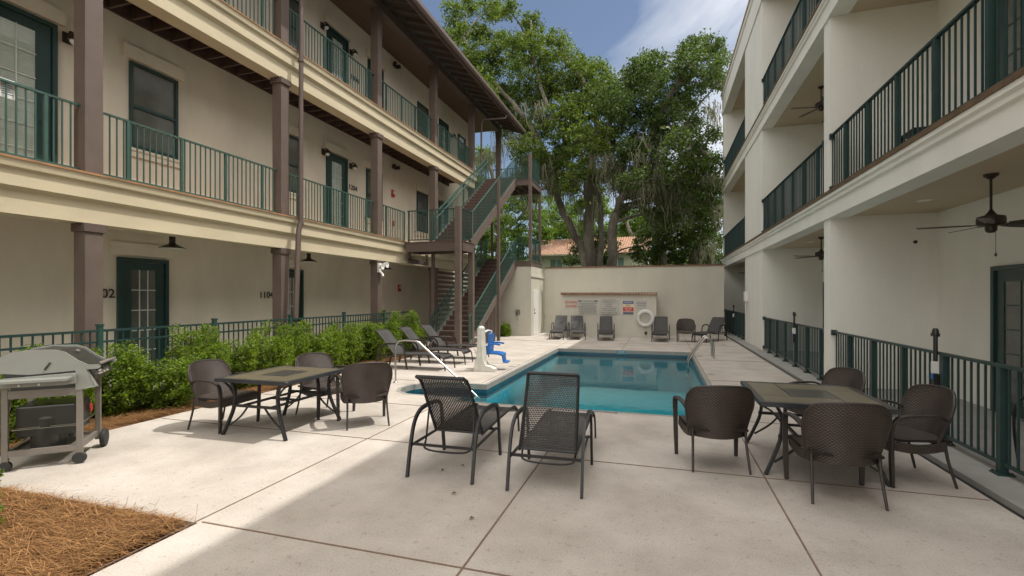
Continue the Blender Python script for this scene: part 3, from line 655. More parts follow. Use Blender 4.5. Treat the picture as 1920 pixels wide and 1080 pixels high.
def sign(name, u0, v0, u1, v1, label, board=None, parts=()):
    a, b_ = at(u0, v0, YS), at(u1, v1, YS); t = thing(name, ((a.x+b_.x)/2, YS, (a.z+b_.z)/2), 0, label, 'sign'); w, h = (b_.x-a.x)/2, (a.z-b_.z)/2
    if board: MB().box(-w, w, -.006, .012, -h, h).build('board', board, t, bevel=.003)
    for k in parts:
        if k[0] == 'box': _, x0, x1, z0, z1, m = k; MB().box(x0*w, x1*w, -.010, -.005, z0*h, z1*h).build('panel', m, t)
        else:
            _, s_, size, cx, cz, m = k[:6]; sq = k[6] if len(k) > 6 else 1.
            o = text(s_, size, (0, 0, 0), (R(90), 0, 0), m, None, 'lettering', .002, squash=sq, space=k[7] if len(k) > 7 else 1.); o.parent = t; o.location = (cx*w, -.012, cz*h)
    return t
sign('pool_sign', 1060, 562, 1082, 579, 'red NO DIVING ALLOWED lettering, leftmost on the sign wall', None, (('t', 'NO DIVING\nALLOWED', .15, 0, 0, 'signred', .72, 1.15),))
sign('pool_sign', 1084, 563, 1121, 590, 'wide white pool rules board with a dark blue heading bar', 'signpale', (('box', -1, -.62, .80, .98, 'signblue'), ('box', .6, 1, .80, .98, 'signblue'), ('t', 'POOL RULES', .075, 0, .88, 'ink'),
     ('t', 'NO GLASS ALLOWED IN THE POOL AREA\nPOOL HOURS DAWN TO DUSK\nNO ANIMALS IN THE POOL OR ON THE DECK\nSHOWER BEFORE ENTERING THE POOL\nNO FOOD OR BEVERAGES IN THE POOL\nDO NOT SWALLOW THE POOL WATER\nCHILDREN MUST BE WITH AN ADULT', .052, 0, -.12, 'ink', .78, 1.35)))
sign('pool_sign', 1124, 563, 1162, 590, 'pale lettered rules board right of the one with the blue heading', 'signpale', (('t', 'POOL CAPACITY AND SAFETY\nMAXIMUM BATHING LOAD\nNO RUNNING\nNO SMOKING\nUSE POOL AT YOUR OWN RISK\nNO LIFEGUARD PROVIDED\nKEEP GATE CLOSED AT ALL TIMES\nIN AN EMERGENCY CALL 911', .062, -.05, 0, 'ink', .72, 1.5),))
sign('pool_sign', 1168, 564, 1188, 590, 'narrow warning board with blue, cream and red bands', 'signwhite', (('box', -.98, .98, .55, .98, 'signblue'), ('box', -.98, .98, .12, .50, 'signcream'), ('box', -.98, .98, -.55, .08, 'signred'), ('box', -.98, .98, -.97, -.62, 'signgrey'),
     ('t', 'WARNING', .09, 0, .76, 'signwhite', .8), ('t', 'NO', .12, 0, .31, 'ink'), ('t', 'LIFEGUARD\nON DUTY', .075, 0, -.23, 'signwhite', .8)))
sign('pool_sign', 1193, 564, 1213, 578, 'small grey notice above the life ring', 'signpale', (('t', 'POOL HOURS\n8 AM - 9 PM', .085, 0, 0, 'signblue', .72, 1.2),))
lr = thing('life_ring', at(1210, 597, YS-.05), 0, 'white life ring hung on the sign wall under the small grey notice', 'life ring')
MB().tube([(.30*math.cos(a), 0, .30*math.sin(a)) for a in [2*math.pi*k/32 for k in range(33)]], .085, 12, caps=False).build('ring', 'white_plastic', lr, smooth=True)
MB().tube([(.17*math.cos(a)+.02*math.sin(3*a), -.05-.01*k/20, .17*math.sin(a)+.02*math.cos(5*a)) for k, a in enumerate([2*math.pi*k/12 for k in range(26)])], .012, 6).tube([(0, -.03, .15), (.03, -.04, 0), (-.02, -.05, -.3), (.05, -.05, -.6)], .009, 6).build('rope', 'dirty_white', lr, smooth=True)
ol = thing('outdoor_socket', at(1211, 624, YS), 0, 'small dark weatherproof socket low on the sign wall', 'socket'); MB().box(-.05, .05, -.06, 0, -.07, .07).build('cover', 'spring', ol, bevel=.01); MB().box(-.045, .045, -.07, -.03, .06, .09).build('hood', 'white_plastic', ol)
# ================================================================== RIGHT BUILDING
RB = thing('apartment_building', (4.8, 10, 0), 0, 'three storey off white apartment block with recessed balconies on the right side of the pool', 'building')
wl = MB().box(4.8, 9, -9, 27.4, 0, 11.6)
for y0, y1 in ((-9, -8.7), (-2.9, -2.55), (3.4, 3.75), (10.66, 11.03), (17.18, 20.47), (27.1, 27.42)): wl.box(3.10, 4.80, y0, y1, 0, 11.55)
wl.build('wall', 'white_stucco', RB, world=True)
for z in (3.73, 7.58):
    MB().prism([(4.79, z-.065), (3.00, z-.065), (3.00, z-.12), (3.03, z-.15), (3.03, z-.20), (3.065, z-.22), (3.065, z-.48), (3.40, z-.48), (3.40, z-.44), (4.79, z-.44)], -9, 27.42, 'xz').build('floor_slab', 'white_trim' if 0 else 'white_stucco', RB, world=True)
    MB().box(2.985, 4.79, -9, 27.40, z-.064, z+.0).build('decking', 'wood_edge', RB, world=True)
    MB().box(3.405, 4.795, -9, 27.40, z-.455, z-.441).build('soffit', 'soffit', RB, world=True)
MB().prism([(4.9, 11.95), (3.02, 12.22), (3.02, 12.05), (3.065, 12.0), (3.065, 11.2), (3.45, 11.2), (3.45, 11.4), (4.9, 11.4)], -9, 27.45, 'xz').build('parapet', 'white_stucco', RB, world=True)
MB().box(2.98, 3.3, -9, 27.5, 12.22, 12.27).build('parapet_cap', 'soffit', RB, world=True)
MB().box(3.46, 4.795, -9, 27.40, 11.36, 11.399).build('soffit', 'soffit', RB, world=True)
MB().box(3.3, 9, -9, 27.45, 11.6, 11.9).build('roof', 'deck_grey', RB, world=True)
for z in (.035, 3.73, 7.58):
    zt = (2.2 if z < 1 else z+2.57)
    for y0 in (7.25, 15.15, 22.3, .2): door(RB, 4.8, -1, y0, y0+1.84, z, zt, 'grey_room', rows=5, cols=4, bars='door_green', gz=.2)
bays = [(3.75, 10.66), (11.03, 17.18), (20.47, 27.1)]
for zi, z in enumerate((3.73, 7.58)):
    for a, b_ in bays:
        ps = []; y = b_-.76
        while y > a+.1: ps.append(y); y -= .98
        m = rail_mb(3.12, a+.04, b_-.04, z, z+1.10, ps, r=.011, step=.118, tr=.026, post=.06)
        m.box(3.08, 3.16, b_-.07, b_-.001, z+1.02, z+1.12).box(3.08, 3.16, a+.001, a+.07, z+1.02, z+1.12).box(3.08, 3.16, b_-.07, b_-.001, z+.05, z+.12)
        m.build('railing', 'dark_green', RB, world=True)
for i, (a, b_) in enumerate(bays):
    lab = ['dark green metal patio fence nearest the camera, behind the dining chairs', 'dark green metal patio fence between the white pillar and the wide white pier', 'dark green metal patio fence at the far end by the garden wall'][i]
    t = thing('patio_fence', (3.15, (a+b_)/2, .035), 0, lab, 'fence', 'ground floor patio fences'); yo = (a+b_)/2
    m = rail_mb(0, a+.05-yo, b_-.05-yo, .03, 1.06, [], r=.011, step=.118, tr=.028, post=.06)
    m.box(-.04, .04, b_-.09-yo, b_-.002-yo, .98, 1.08).box(-.04, .04, a+.002-yo, a+.09-yo, .98, 1.08).box(-.04, .04, b_-.09-yo, b_-.002-yo, .06, .15); m.build('pickets', 'dark_green', t)
    ps = []; y = b_-.84
    while y > a+.1: ps.append(y); y -= .99
    pm = MB().box(-.033, .033, -.033, .033, 0, 1.03).box(-.07, .07, -.07, .07, 0, .014)
    for q in ((-.05, -.05), (.05, -.05), (.05, .05), (-.05, .05)): pm.lathe([(.012, .014), (.012, .03)], (q[0], q[1], 0), 'z', 6)
    p0 = pm.build('fence_post', 'dark_green', t); p0.location = (0, ps[0]-yo, 0)
    for y in ps[1:]: dupmesh(p0, (0, y-yo, 0))
    yl = [6.95, 13.3, 23.6][i]-yo
    lt = MB().tube([(-.045, yl, .60), (-.045, yl, 1.28)], .022, 10).box(-.075, -.01, yl-.03, yl+.03, .62, .80).lathe([(.034, 1.27), (.034, 1.31), (.02, 1.34), (0, 1.34)], (-.045, yl, 0), 'z', 12).box(-.05, .0, yl+.0, yl+.10, 1.24, 1.28)
    l_ = lt.build('gate_latch', 'black', t, smooth=True); MB().box(-.082, -.074, yl-.02, yl+.02, .82, .94).box(-.078, -.02, yl-.022, yl+.022, .81, .95).build('latch_label', 'white_plastic', l_); MB().box(-.084, -.0745, yl-.02, yl+.02, .74, .80).build('latch_key', 'blue_plastic', l_)
def fan(loc, rz, drop, label, g='ceiling fans in the right balconies'):
    t = thing('ceiling_fan', loc, rz, label, 'ceiling fan', g)
    MB().lathe([(0, 0), (.075, 0), (.07, -.03), (.03, -.06), (.014, -.07), (.014, -drop+.12), (.03, -drop+.09), (.06, -drop+.05), (.13, -drop+.03), (.14, -drop+.0), (.14, -drop-.06), (.12, -drop-.08), (.06, -drop-.09), (.055, -drop-.15), (.03, -drop-.17), (0, -drop-.17)], n=24).build('motor', 'bronze', t, smooth=True)
    bm_ = MB().sweep([(.10, 0, -drop-.07), (.20, .0, -drop-.075)], [.03, .06], .008); bm_.sweep([(.18, 0, -drop-.07), (.35, 0, -drop-.07), (.68, 0, -drop-.07), (.72, 0, -drop-.07)], [.08, .13, .15, .10], .008, up=(0, .2, 1))
    b0 = bm_.build('fan_blade', 'bronze', t)
    for k in range(1, 5): c = dupmesh(b0, (0, 0, 0)); c.rotation_euler = (0, 0, 2*math.pi*k/5)
    MB().tube([(-.05, -.03, -drop-.14), (-.05, -.03, -drop-.42)], .003, 4).lathe([(0, -drop-.47), (.012, -drop-.46), (.012, -drop-.43), (0, -drop-.42)], (-.05, -.03, 0), 'z', 8).build('pull_chain', 'bronze', t)
    return t
fan((3.93, 7.52, 3.275), 2.9, .56, 'large bronze ceiling fan with pull chain under the nearest ground floor ceiling')
fan((3.93, 14.2, 3.275), 3.5, .42, 'bronze ceiling fan half hidden by the white pillar on the ground floor')
fan((3.93, 14.2, 7.125), 3.3, .45, 'bronze ceiling fan half hidden by the white pillar on the middle floor')
fan((3.93, 23.4, 3.275), 3.4, .42, 'bronze ceiling fan in the farthest ground floor bay behind the wide pier')
for y_, l_ in ((9.28, 'round recessed ceiling light in the nearest ground floor ceiling'), (15.4, 'round recessed ceiling light in the second ground floor bay')):
    t = thing('recessed_light', (4.0, y_, 3.272), 0, l_, 'ceiling light', 'recessed ceiling lights'); MB().lathe([(.06, 0), (.10, 0), (.105, .004), (.06, .004)], n=24).build('trim_ring', 'white_plastic', t, smooth=True); MB().lathe([(0, .0), (.06, -.001), (.06, .003), (0, .003)], n=20).build('lens', 'lamp_in', t)
cb = thing('control_box', (3.03, 19.9, 1.75), 0, 'small white control box on the wide white pier', 'box'); MB().box(-.05, .068, -.12, .12, -.18, .18).build('housing', 'white_plastic', cb, bevel=.012); MB().tube([(0, 0, -.18), (0, 0, -.45)], .02, 6).build('conduit', 'white_plastic', cb)
ws = thing('wall_spotlight', (4.45, 10.62, 2.75), 0, 'tiny dark fitting high on the near balcony side wall', 'fitting'); MB().lathe([(0, 0), (.03, 0), (.03, .03), (0, .03)], (0, 0, 0), 'y', 10).build('base', 'bronze', ws); MB().tube([(0, 0, 0), (-.02, -.06, -.01)], .014, 8).build('spout', 'bronze', ws)
# ================================================================== FURNITURE
def smoothpath(P, n=4):
    P = [Vector(p) for p in P]; out = []
    for i in range(len(P)-1):
        a, b, c, d = P[max(i-1, 0)], P[i], P[i+1], P[min(i+2, len(P)-1)]
        for k in range(n):
            t = k/n; out.append(.5*((2*b)+(c-a)*t+(2*a-5*b+4*c-d)*t*t+(3*b-a-3*c+d)*t**3))
    out.append(P[-1]); return out
def wicker_chair():
    t = thing('wicker_chair')
    def back(u, v):
        a = 2*u-1; top = .872-.035*a*a-.075*abs(a)**9; z = .330+(top-.330)*v
        hw = .268+.066*min(1, v*1.15)-.020*max(0, v-.75)/.25
        return (a*hw, -.285-.10*v**1.2+.15*a*a*(1-.2*v)+.0, z)
    mb = MB().grid(back, 22, 18, .6, .58, .018)
    mb.build('backrest', 'wicker', t, smooth=True)
    rim = [back(0, v/10) for v in range(0, 9)]+[back(u/16, 1) for u in range(0, 17)]+[back(1, v/10) for v in range(8, -1, -1)]
    rim = [(x, y, z) for x, y, z in rim]; MB().tube(smoothpath(rim, 1), .014, 7).build('back_rim', 'brown_frame', t, smooth=True)
    def seat(u, v):
        a = 2*u-1; y = -.285+.55*v; z = .425-.012*math.cos(a*1.4)
        if v > .82: w = (v-.82)/.18; y = .175+.085*math.sin(w*1.9)+.01; z = .428+.010*math.sin(w*3)-.10*w**2.2
        return (a*(.265+.025*v), y, z)
    MB().grid(seat, 14, 20, .5, .6, .022).build('seat', 'wicker', t, smooth=True)
    sk = MB()
    for s_ in (-1, 1): sk.grid(lambda u, v, s_=s_: (s_*(.266+.024*u), -.22+.44*u, .335+.085*v-.03*math.sin(u*3.1)), 8, 3, .46, .09, .014)
    sk.grid(lambda u, v: (-.285+.57*u, .232, .335+.075*v-.02*math.sin(u*3.1)), 8, 3, .54, .09, .014)
    sk.build('seat_skirt', 'wicker', t, smooth=True)
    for s_ in (-1, 1):
        P = smoothpath([(s_*.31, -.215, .625), (s_*.328, -.12, .662), (s_*.335, .05, .665), (s_*.335, .185, .648), (s_*.330, .245, .60), (s_*.325, .265, .50)], 4)
        MB().sweep(P, .052, .020, up=(0, .35, 1)).build('arm', 'wicker' if 0 else 'brown_frame', t, smooth=True, bevel=.004)
        MB().sweep([(s_*.325, .266, .515), (s_*.320, .262, .25), (s_*.315, .250, 0)], [.048, .046, .036], [.022, .03, .026], up=(0, 1, 0)).build('leg', 'brown_frame', t, bevel=.004)
        MB().tube(smoothpath([(s_*.255, -.225, .42), (s_*.258, -.25, .25), (s_*.272, -.315, 0)], 3), [.014]*3+[.013]*3+[.011], 8).build('leg', 'brown_frame', t, smooth=True)
    return t
def frame_uv(t): pass
WC = wicker_chair(); gl_, gr_ = 'wicker chairs around the left table', 'wicker chairs around the right table'
def hd(deg): return R(deg-90)     # heading of the chair's front
place(WC, (-5.63, 5.12, 0), hd(2), 'brown wicker chair left of the sunlit table, in front of the hedge', gl_)
place(copy_tree(WC), (-4.80, 6.12, 0), hd(-14), 'brown wicker chair behind the sunlit table, mostly hidden by the tabletop', gl_)
place(copy_tree(WC), (-3.93, 5.83, 0), hd(133), 'brown wicker chair with its back turned at the right end of the sunlit table', gl_)
place(copy_tree(WC), (.52, 5.50, 0), hd(100), 'brown wicker chair with its back turned, nearest the pool at the shaded table', gr_)
place(copy_tree(WC), (1.48, 4.98, 0), hd(93), 'brown wicker chair nearest the camera, back turned to it at the shaded table', gr_)
place(copy_tree(WC), (2.22, 5.62, 0), hd(190), 'brown wicker chair right of the shaded table, beside the patio fence', gr_)
place(copy_tree(WC), (1.86, 6.66, 0), hd(200), 'brown wicker chair behind the shaded table, near the white pillar', gr_)
place(copy_tree(WC), (.93, 19.95, 0), hd(-92), 'brown wicker chair among the loungers at the far garden wall')
def dining_table(w, d):
    t = thing('patio_table'); hw, hd_ = w/2, d/2; z = .725
    m = MB(); e = .055
    m.prism([(-hw, z-.035), (-hw+.02, z-.045), (hw-.02, z-.045), (hw, z-.035), (hw, z-.012), (hw-.015, z), (-hw+.015, z), (-hw, z-.012)], -hd_, -hd_+e, 'xz').prism([(-hw, z-.035), (-hw+.02, z-.045), (hw-.02, z-.045), (hw, z-.035), (hw, z-.012), (hw-.015, z), (-hw+.015, z), (-hw, z-.012)], hd_-e, hd_, 'xz')
    m.box(-hw, -hw+e, -hd_+e, hd_-e, z-.045, z-.0015).box(hw-e, hw, -hd_+e, hd_-e, z-.045, z-.0015).box(-hw+e, hw-e, -hd_+e, hd_-e, z-.04, z-.012)
    m.build('table_rim', 'tablerim', t, bevel=.003)
    def tl(x0, x1, y0, y1, mt): MB().box(x0+.004, x1-.004, y0+.004, y1-.004, z-.012, z-.002).build('tile', mt, t, bevel=.002)
    A, B = hw-e, hd_-e; q = .42
    tl(-A, A*q, -B, -B*q, 'tabletile'); tl(A*q, A, -B, B*q, 'tabletile'); tl(-A*q, A, B*q, B, 'tabletile'); tl(-A, -A*q, -B*q, B, 'tabletile'); tl(-A*q, A*q, -B*q, B*q, 'tabledark')
    for sx in (-1, 1):
        for sy in (-1, 1):
            P = smoothpath([(sx*(hw-.16), sy*(hd_-.10), z-.045), (sx*(hw-.21), sy*(hd_-.11), .56), (sx*(hw-.20), sy*(hd_-.11), .36), (sx*(hw-.13), sy*(hd_-.09), .16), (sx*(hw-.06), sy*(hd_-.07), 0)], 4)
            lg = MB().sweep(P, .030, .042, up=(0, 1, 0)).build('leg', 'dark_frame', t, bevel=.003)
            Q = smoothpath([(sx*(hw-.14), sy*(hd_-.10), .12), (sx*(hw-.30), sy*(hd_-.11), .24), (sx*(hw-.42), sy*(hd_-.11), .38)], 4)
            MB().sweep(Q, .018, .018, up=(0, 1, 0)).sweep(smoothpath([(sx*(hw-.20), sy*(hd_-.10), .52), (sx*(hw-.12), sy*(hd_-.10), .62), (sx*(hw-.02), sy*(hd_-.10), z-.05)], 3), .018, .018, up=(0, 1, 0)).build('brace', 'dark_frame', lg)
    m = MB()
    for sy in (-1, 1): m.box(-hw+.18, hw-.18, sy*(hd_-.11)-.016, sy*(hd_-.11)+.016, .36, .39)
    for x in (-.22, .22): m.box(x-.015, x+.015, -hd_+.12, hd_-.12, .361, .388)
    m.lathe([(.06, .36), (.06, .39), (.03, .39), (.03, .36)], (0, 0, 0), 'z', 12); m.box(-.22, .22, -.014, .014, .362, .386)
    m.build('stretcher', 'dark_frame', t)
    return t
T1 = dining_table(1.08, 1.2)
place(T1, (-4.83, 5.33, 0), R(1), 'square patio table with olive tile top standing in sunlight by the hedge')
place(dining_table(1.15, 1.24), (1.50, 5.84, 0), R(0), 'square patio table with olive tile top standing in shade on the right')
def lounger(slingm, fm, incl=46, L_=.80, y0=-.36):
    t = thing('sun_lounger'); ca, sa = math.cos(R(incl)), math.sin(R(incl)); w = .262
    def bk(v): return (y0-L_*ca*v-.05*max(0, v-.86)/.14, .335+L_*sa*v-.03*(max(0, v-.9)/.1)**2+.0)
    def bfn(u, v):
        y, z = bk(v); a = 2*u-1; sag = .035*math.sin(math.pi*min(1, v*1.05))*(1-a*a); return (a*w*(1-.06*v), y+sag*sa*-.6, z-sag*ca)
    bs = MB().grid(bfn, 12, 22, 2*w, L_, .004).build('backrest', slingm, t, smooth=True)
    fr = MB()
    for s_ in (-1, 1): fr.tube([(s_*w*(1-.006*v), *bk(v/10)) for v in range(11)], .015, 8)
    fr.tube([(-w*.94, *bk(1)), (w*.94, *bk(1))], .018, 8).tube([(-w, *bk(.0)), (w, *bk(.0))], .012, 8)
    fr.build('back_frame', fm, t, smooth=True)
    def sfn(u, v):
        a = 2*u-1; y = y0+(.94-y0)*v; z = .345+.015*math.sin(v*math.pi*1.2)-.012*(1-a*a)-(.07*((v-.93)/.07)**2 if v > .93 else 0); return (a*w, y, z)
    MB().grid(sfn, 12, 30, 2*w, 1.30, .004).build('seat', slingm, t, smooth=True)
    fr = MB()
    for s_ in (-1, 1): fr.tube(smoothpath([(s_*w, y0-.02, .332), (s_*w, 0, .345), (s_*w, .5, .36), (s_*w, .84, .352), (s_*w, .93, .30)], 3), .015, 8)
    fr.tube([(-w, .925, .305), (w, .925, .305)], .013, 8).tube([(-.30, -.05, .30), (.30, -.05, .30)], .012, 8)
    fr.build('seat_frame', fm, t, smooth=True)
    for s_ in (-1, 1):
        x = s_*.335
        MB().sweep(smoothpath([(x, -.86, 0), (x, -.80, .26), (x, -.72, .48), (x, -.60, .585), (x, -.42, .61), (x, -.20, .60), (x, -.09, .55), (x, -.05, .44), (x, -.02, .22), (x, .02, 0)], 4), .040, .024, up=(1, 0, 0)).build('arm_leg', fm, t, smooth=True)
        MB().sweep(smoothpath([(s_*w, .90, .325), (s_*(w+.015), .955, .25), (s_*(w+.02), .99, 0)], 4), .026, .020, up=(1, 0, 0)).build('leg', fm, t, smooth=True)
    m = MB().sweep([(-.335, -.775, .30), (.335, -.775, .30)], .022, .022).sweep([(-.32, -.79, .295), (-.30, -.02, .305)], .018, .022).sweep([(.32, -.79, .295), (.30, -.02, .305)], .018, .022)
    m.tube(smoothpath([(-.245, *bk(.45)), (-.25, -.62, .32), (-.22, -.70, .24), (0, -.715, .225), (.22, -.70, .24), (.25, -.62, .32), (.245, *bk(.45))], 4), .010, 6)
    m.sweep([(-.335, -.03, .30), (.335, -.03, .30)], .018, .018).build('support_frame', fm, t, smooth=True)
    return t
LA = lounger('openweave', 'dark_frame', 57); place(LA, (-2.03, 5.06, 0), R(1), 'dark open weave lounger nearest the camera on the left, part in sun', 'dark woven loungers in front of the pool')
LBg = lounger('openweave', 'dark_frame', 114, .76, -.68); place(LBg, (-1.02, 5.04, 0), R(2), 'dark open weave lounger nearest the camera on the right, fully in shade', 'dark woven loungers in front of the pool')
LS = lounger('sling', 'brown_frame', 49); gh = 'grey sling loungers along the hedge'; gb = 'grey sling loungers at the garden wall'
place(LS, (-5.82, 10.68, 0), R(-90), 'grey sling lounger nearest the pool handrail in the row by the hedge', gh)
place(copy_tree(LS), (-5.80, 11.80, 0), R(-88), 'grey sling lounger in the middle of the row by the hedge', gh)
place(copy_tree(LS), (-5.72, 12.85, 0), R(-89), 'grey sling lounger nearest the stairs in the row by the hedge', gh)
LF = lounger('sling', 'dark_frame', 47)
place(LF, (-4.12, 20.25, 0), R(185), 'grey sling lounger closest to the storage block door', gb)
place(copy_tree(LF), (-3.36, 20.35, 0), R(191), 'grey sling lounger in front of the red lettering of the sign wall', gb)
place(copy_tree(LF), (-2.15, 20.15, 0), R(186), 'grey sling lounger in front of the lettered rules boards', gb)
place(copy_tree(LF), (-.02, 20.35, 0), R(178), 'grey sling lounger beside the right end of the sign wall', gb)
place(copy_tree(LF), (1.85, 20.6, 0), R(152), 'grey sling lounger turned askew beside the far wicker chair', gb)
def metal_chair(label, loc, rz):
    t = thing('patio_chair', loc, rz, label, 'chair'); 
    for s_ in (-1, 1):
        MB().tube(smoothpath([(s_*.27, -.30, 0), (s_*.27, -.27, .45), (s_*.265, -.34, .95)], 4), .014, 8).build('rear_leg', 'black', t, smooth=True)
        MB().tube(smoothpath([(s_*.28, -.27, .62), (s_*.29, .05, .68), (s_*.285, .24, .62), (s_*.28, .28, .35), (s_*.28, .24, 0)], 4), .014, 8).build('arm', 'black', t, smooth=True)
    MB().grid(lambda u, v: ((2*u-1)*.26, -.27+.5*v, .43-.03*math.sin(v*3.1)), 8, 8, .5, .5, .01).build('seat', 'sling', t, smooth=True)
    MB().grid(lambda u, v: ((2*u-1)*.25, -.275-.07*v, .45+.48*v), 8, 8, .5, .5, .01).build('backrest', 'sling', t, smooth=True)
    return t
metal_chair('black metal patio chair half hidden behind the nearest patio fence', (3.85, 6.15, .035), R(100))
bt = thing('side_table', (3.85, 8.9, 3.73), 0, 'dark low side table behind the nearest middle floor balcony railing', 'table'); MB().box(-.25, .25, -.24, .24, .50, .54).build('table_top', 'dark_frame', bt, bevel=.004)
for sx in (-1, 1):
    for sy in (-1, 1): MB().box(sx*.22-.014, sx*.22+.014, sy*.21-.014, sy*.21+.014, 0, .5).build('leg', 'dark_frame', bt)
MB().box(-.21, .21, -.20, .20, .12, .145).build('shelf', 'dark_frame', bt)
# ---------------------------------------------------------------- grill
GR = thing('gas_grill', (-5.84, 3.54, 0), R(43), 'grey gas grill on an open wheeled cart beside the hedge', 'grill'); GR.scale = (1, .73, 1)
# local: +x front, +y away along the width; near-front leg at the origin, depth .6 behind
def gl(x, y, z0, z1, nm='leg', w=.026): return MB().box(x-w, x+w, y-w, y+w, z0, z1).build(nm, 'grill_leg', GR, bevel=.004)
gl(0, 0, .10, .90); gl(-.58, 0, .02, .86); gl(0, .80, .10, .88); gl(-.58, .80, .02, .86)
MB().box(-.58, 0, -.022, .022, .14, .20).box(-.58, 0, .778, .822, .14, .20).box(-.585, -.55, .022, .778, .14, .20).box(-.03, .0, .022, .778, .14, .20).build('base_frame', 'grill_leg', GR)
m = MB(); y = .03
while y < .77: m.box(-.55, -.03, y, y+.03, .15, .165); y += .05
m.build('bottom_shelf', 'grill_leg', GR)
MB().box(-.54, -.05, .12, .70, .30, .62).build('cabinet', 'grill_dark', GR, bevel=.02); MB().tube([(-.30, .25, .17), (-.30, .25, .48)], .15, 20).lathe([(.15, .48), (.10, .55), (.04, .57), (.04, .62), (0, .62)], (-.30, .25, 0), 'z', 20).build('gas_tank', 'grill_dark', GR, smooth=True)
m = MB()
for k in range(9): m.sweep([(-.56, .02+.09*k, .40), (-.02, .02+.09*k, .40)], .006, .006)
m.sweep([(-.56, .02, .40), (-.56, .76, .40)], .008, .008).sweep([(-.02, .02, .40), (-.02, .76, .40)], .008, .008).build('wire_rack', 'steel', GR)
MB().lathe([(0, 0), (.05, 0), (.05, .01), (0, .01)], (-.03, .60, .50), 'x', 14).build('red_tag', 'red', GR)
# firebox
MB().prism([(-.60, .98), (-.52, .78), (-.10, .76), (.02, .84), (.06, .98)], .02, .82, 'xz').build('firebox', 'grill_dark', GR, bevel=.01)
pl_ = [(-.66, .985), (-.665, 1.06), (-.63, 1.14), (-.56, 1.185), (-.40, 1.205), (-.20, 1.20), (-.12, 1.17), (-.02, 1.08), (.06, 1.03), (.15, 1.025), (.17, 1.005), (.155, .985), (.06, .98), (-.40, .955)]
lid = MB().prism(pl_, .0, .035, 'xz').prism(pl_, .80, .835, 'xz').build('lid_end', 'grill_grey', GR, bevel=.012)
pl2 = [(-.64, .99), (-.645, 1.055), (-.615, 1.125), (-.55, 1.168), (-.40, 1.186), (-.20, 1.182), (-.13, 1.155), (-.03, 1.065), (.05, 1.012), (.13, 1.005), (.05, .99)]
ld = MB().prism(pl2, .035, .80, 'xz').build('lid', 'grill_dark', GR, bevel=.01)
MB().sweep([(-.095, .36, 1.16), (-.095, .46, 1.16)], .03, .012, up=(.7, 0, .7)).build('thermometer', 'chrome', ld, bevel=.003)
MB().tube([(.14, .12, 1.03), (.17, .14, 1.04), (.17, .68, 1.04), (.14, .70, 1.03)], .016, 8).build('lid_handle', 'grill_leg', ld, smooth=True)
MB().sweep([(-.28, -.012, 1.00), (-.235, -.012, 1.07)], .012, .022, up=(0, 1, 0)).build('hinge_lever', 'grill_dark', GR)
cp_ = MB().prism([(.02, .80), (.13, .90), (.10, .985), (.04, .985)], .03, .81, 'xz').build('control_panel', 'grill_dark', GR)
for y in (.16, .30, .44): MB().tube([(.115, y, .94), (.155, y, .955)], .034, 16).build('knob', 'chrome', cp_, smooth=True)
MB().prism([(-.02, .78), (.14, .80), (.05, .985), (-.02, .985)], -.03, .018, 'xz').build('corner_bracket', 'grill_grey', GR, bevel=.01)
sh = MB().prism([(-.62, .885), (-.60, .93), (-.04, .955), (-.02, .94), (-.02, .85), (-.10, .84), (-.62, .84)], -.09, -.03, 'xz').box(-.60, -.04, -.30, -.09, .90, .925)
sh.build('side_shelf', 'grill_grey', GR, bevel=.008)
for x in (-.45, -.30): MB().lathe([(0, 0), (.012, 0), (.012, .03), (0, .03)], (x, -.105, .86), 'y', 8).build('tool_hook', 'white_plastic', GR)
MB().box(-.58, 0, -.02, .0, .72, .80).build('cross_rail', 'grill_leg', GR)
MB().lathe([(0, -.03), (.055, -.03), (.06, -.02), (.06, .02), (.055, .03), (0, .03)], (.0, -.01, .06), 'y', 18).build('caster', 'rubber', GR, smooth=True)
wh = MB().lathe([(0, -.025), (.03, -.03), (.06, -.02), (.075, -.028), (.098, -.022), (.104, 0), (.098, .022), (.075, .028), (.03, .03), (0, .03)], (0, 0, 0), 'x', 24).build('wheel', 'rubber', GR, smooth=True); wh.location = (.045, .86, .104); wh.scale = (1, 1/.73, 1); w2 = dupmesh(wh, (-.62, .86, .104))
MB().lathe([(0, -.03), (.05, -.03), (.05, .03), (0, .03)], (-.58, 0, .05), 'y', 16).build('caster', 'rubber', GR, smooth=True)
# ---------------------------------------------------------------- pool lift
PLt = thing('pool_lift', (-4.0, 10.72, 0), R(5), 'white covered pool lift column with a blue plastic seat on the pool edge', 'pool lift'); PLt.scale = (.92, .92, .95)
MB().prism([(-.20, 0), (.34, 0), (.34, .07), (.24, .12), (.10, .15), (.02, .30), (-.16, .30), (-.20, .10)], -.17, .17, 'xz').build('base', 'dirty_white', PLt, bevel=.02)
def cov(u, v):
    a = 2*math.pi*u; r = (.088+.05*(1-v)**1.5)*(1+.10*math.sin(5*a+v*2)+.05*math.sin(9*a)); return (r*math.cos(a)-.06+.01*v, r*.95*math.sin(a), .20+.86*v+.015*math.sin(3*a)*(1-v))
cvm = MB().grid(cov, 40, 14, 1, 1); cvm.lathe([(.09, 1.05), (.075, 1.09), (.04, 1.11), (0, 1.115)], (-.05, 0, 0), 'z', 20); cvm.build('cover', 'dirty_white', PLt, smooth=True)
MB().tube([(-.22, 0, .83), (-.05, 0, .82)], .02, 6).tube([(-.24, .0, .55), (-.18, .12, .3)], .015, 6).build('handle', 'white_plastic', PLt, smooth=True)
MB().tube([(0, .1, .95), (.06, .25, .98), (.10, .42, .96), (.10, .45, .50)], .03, 10).build('arm', 'white_plastic', PLt, smooth=True)
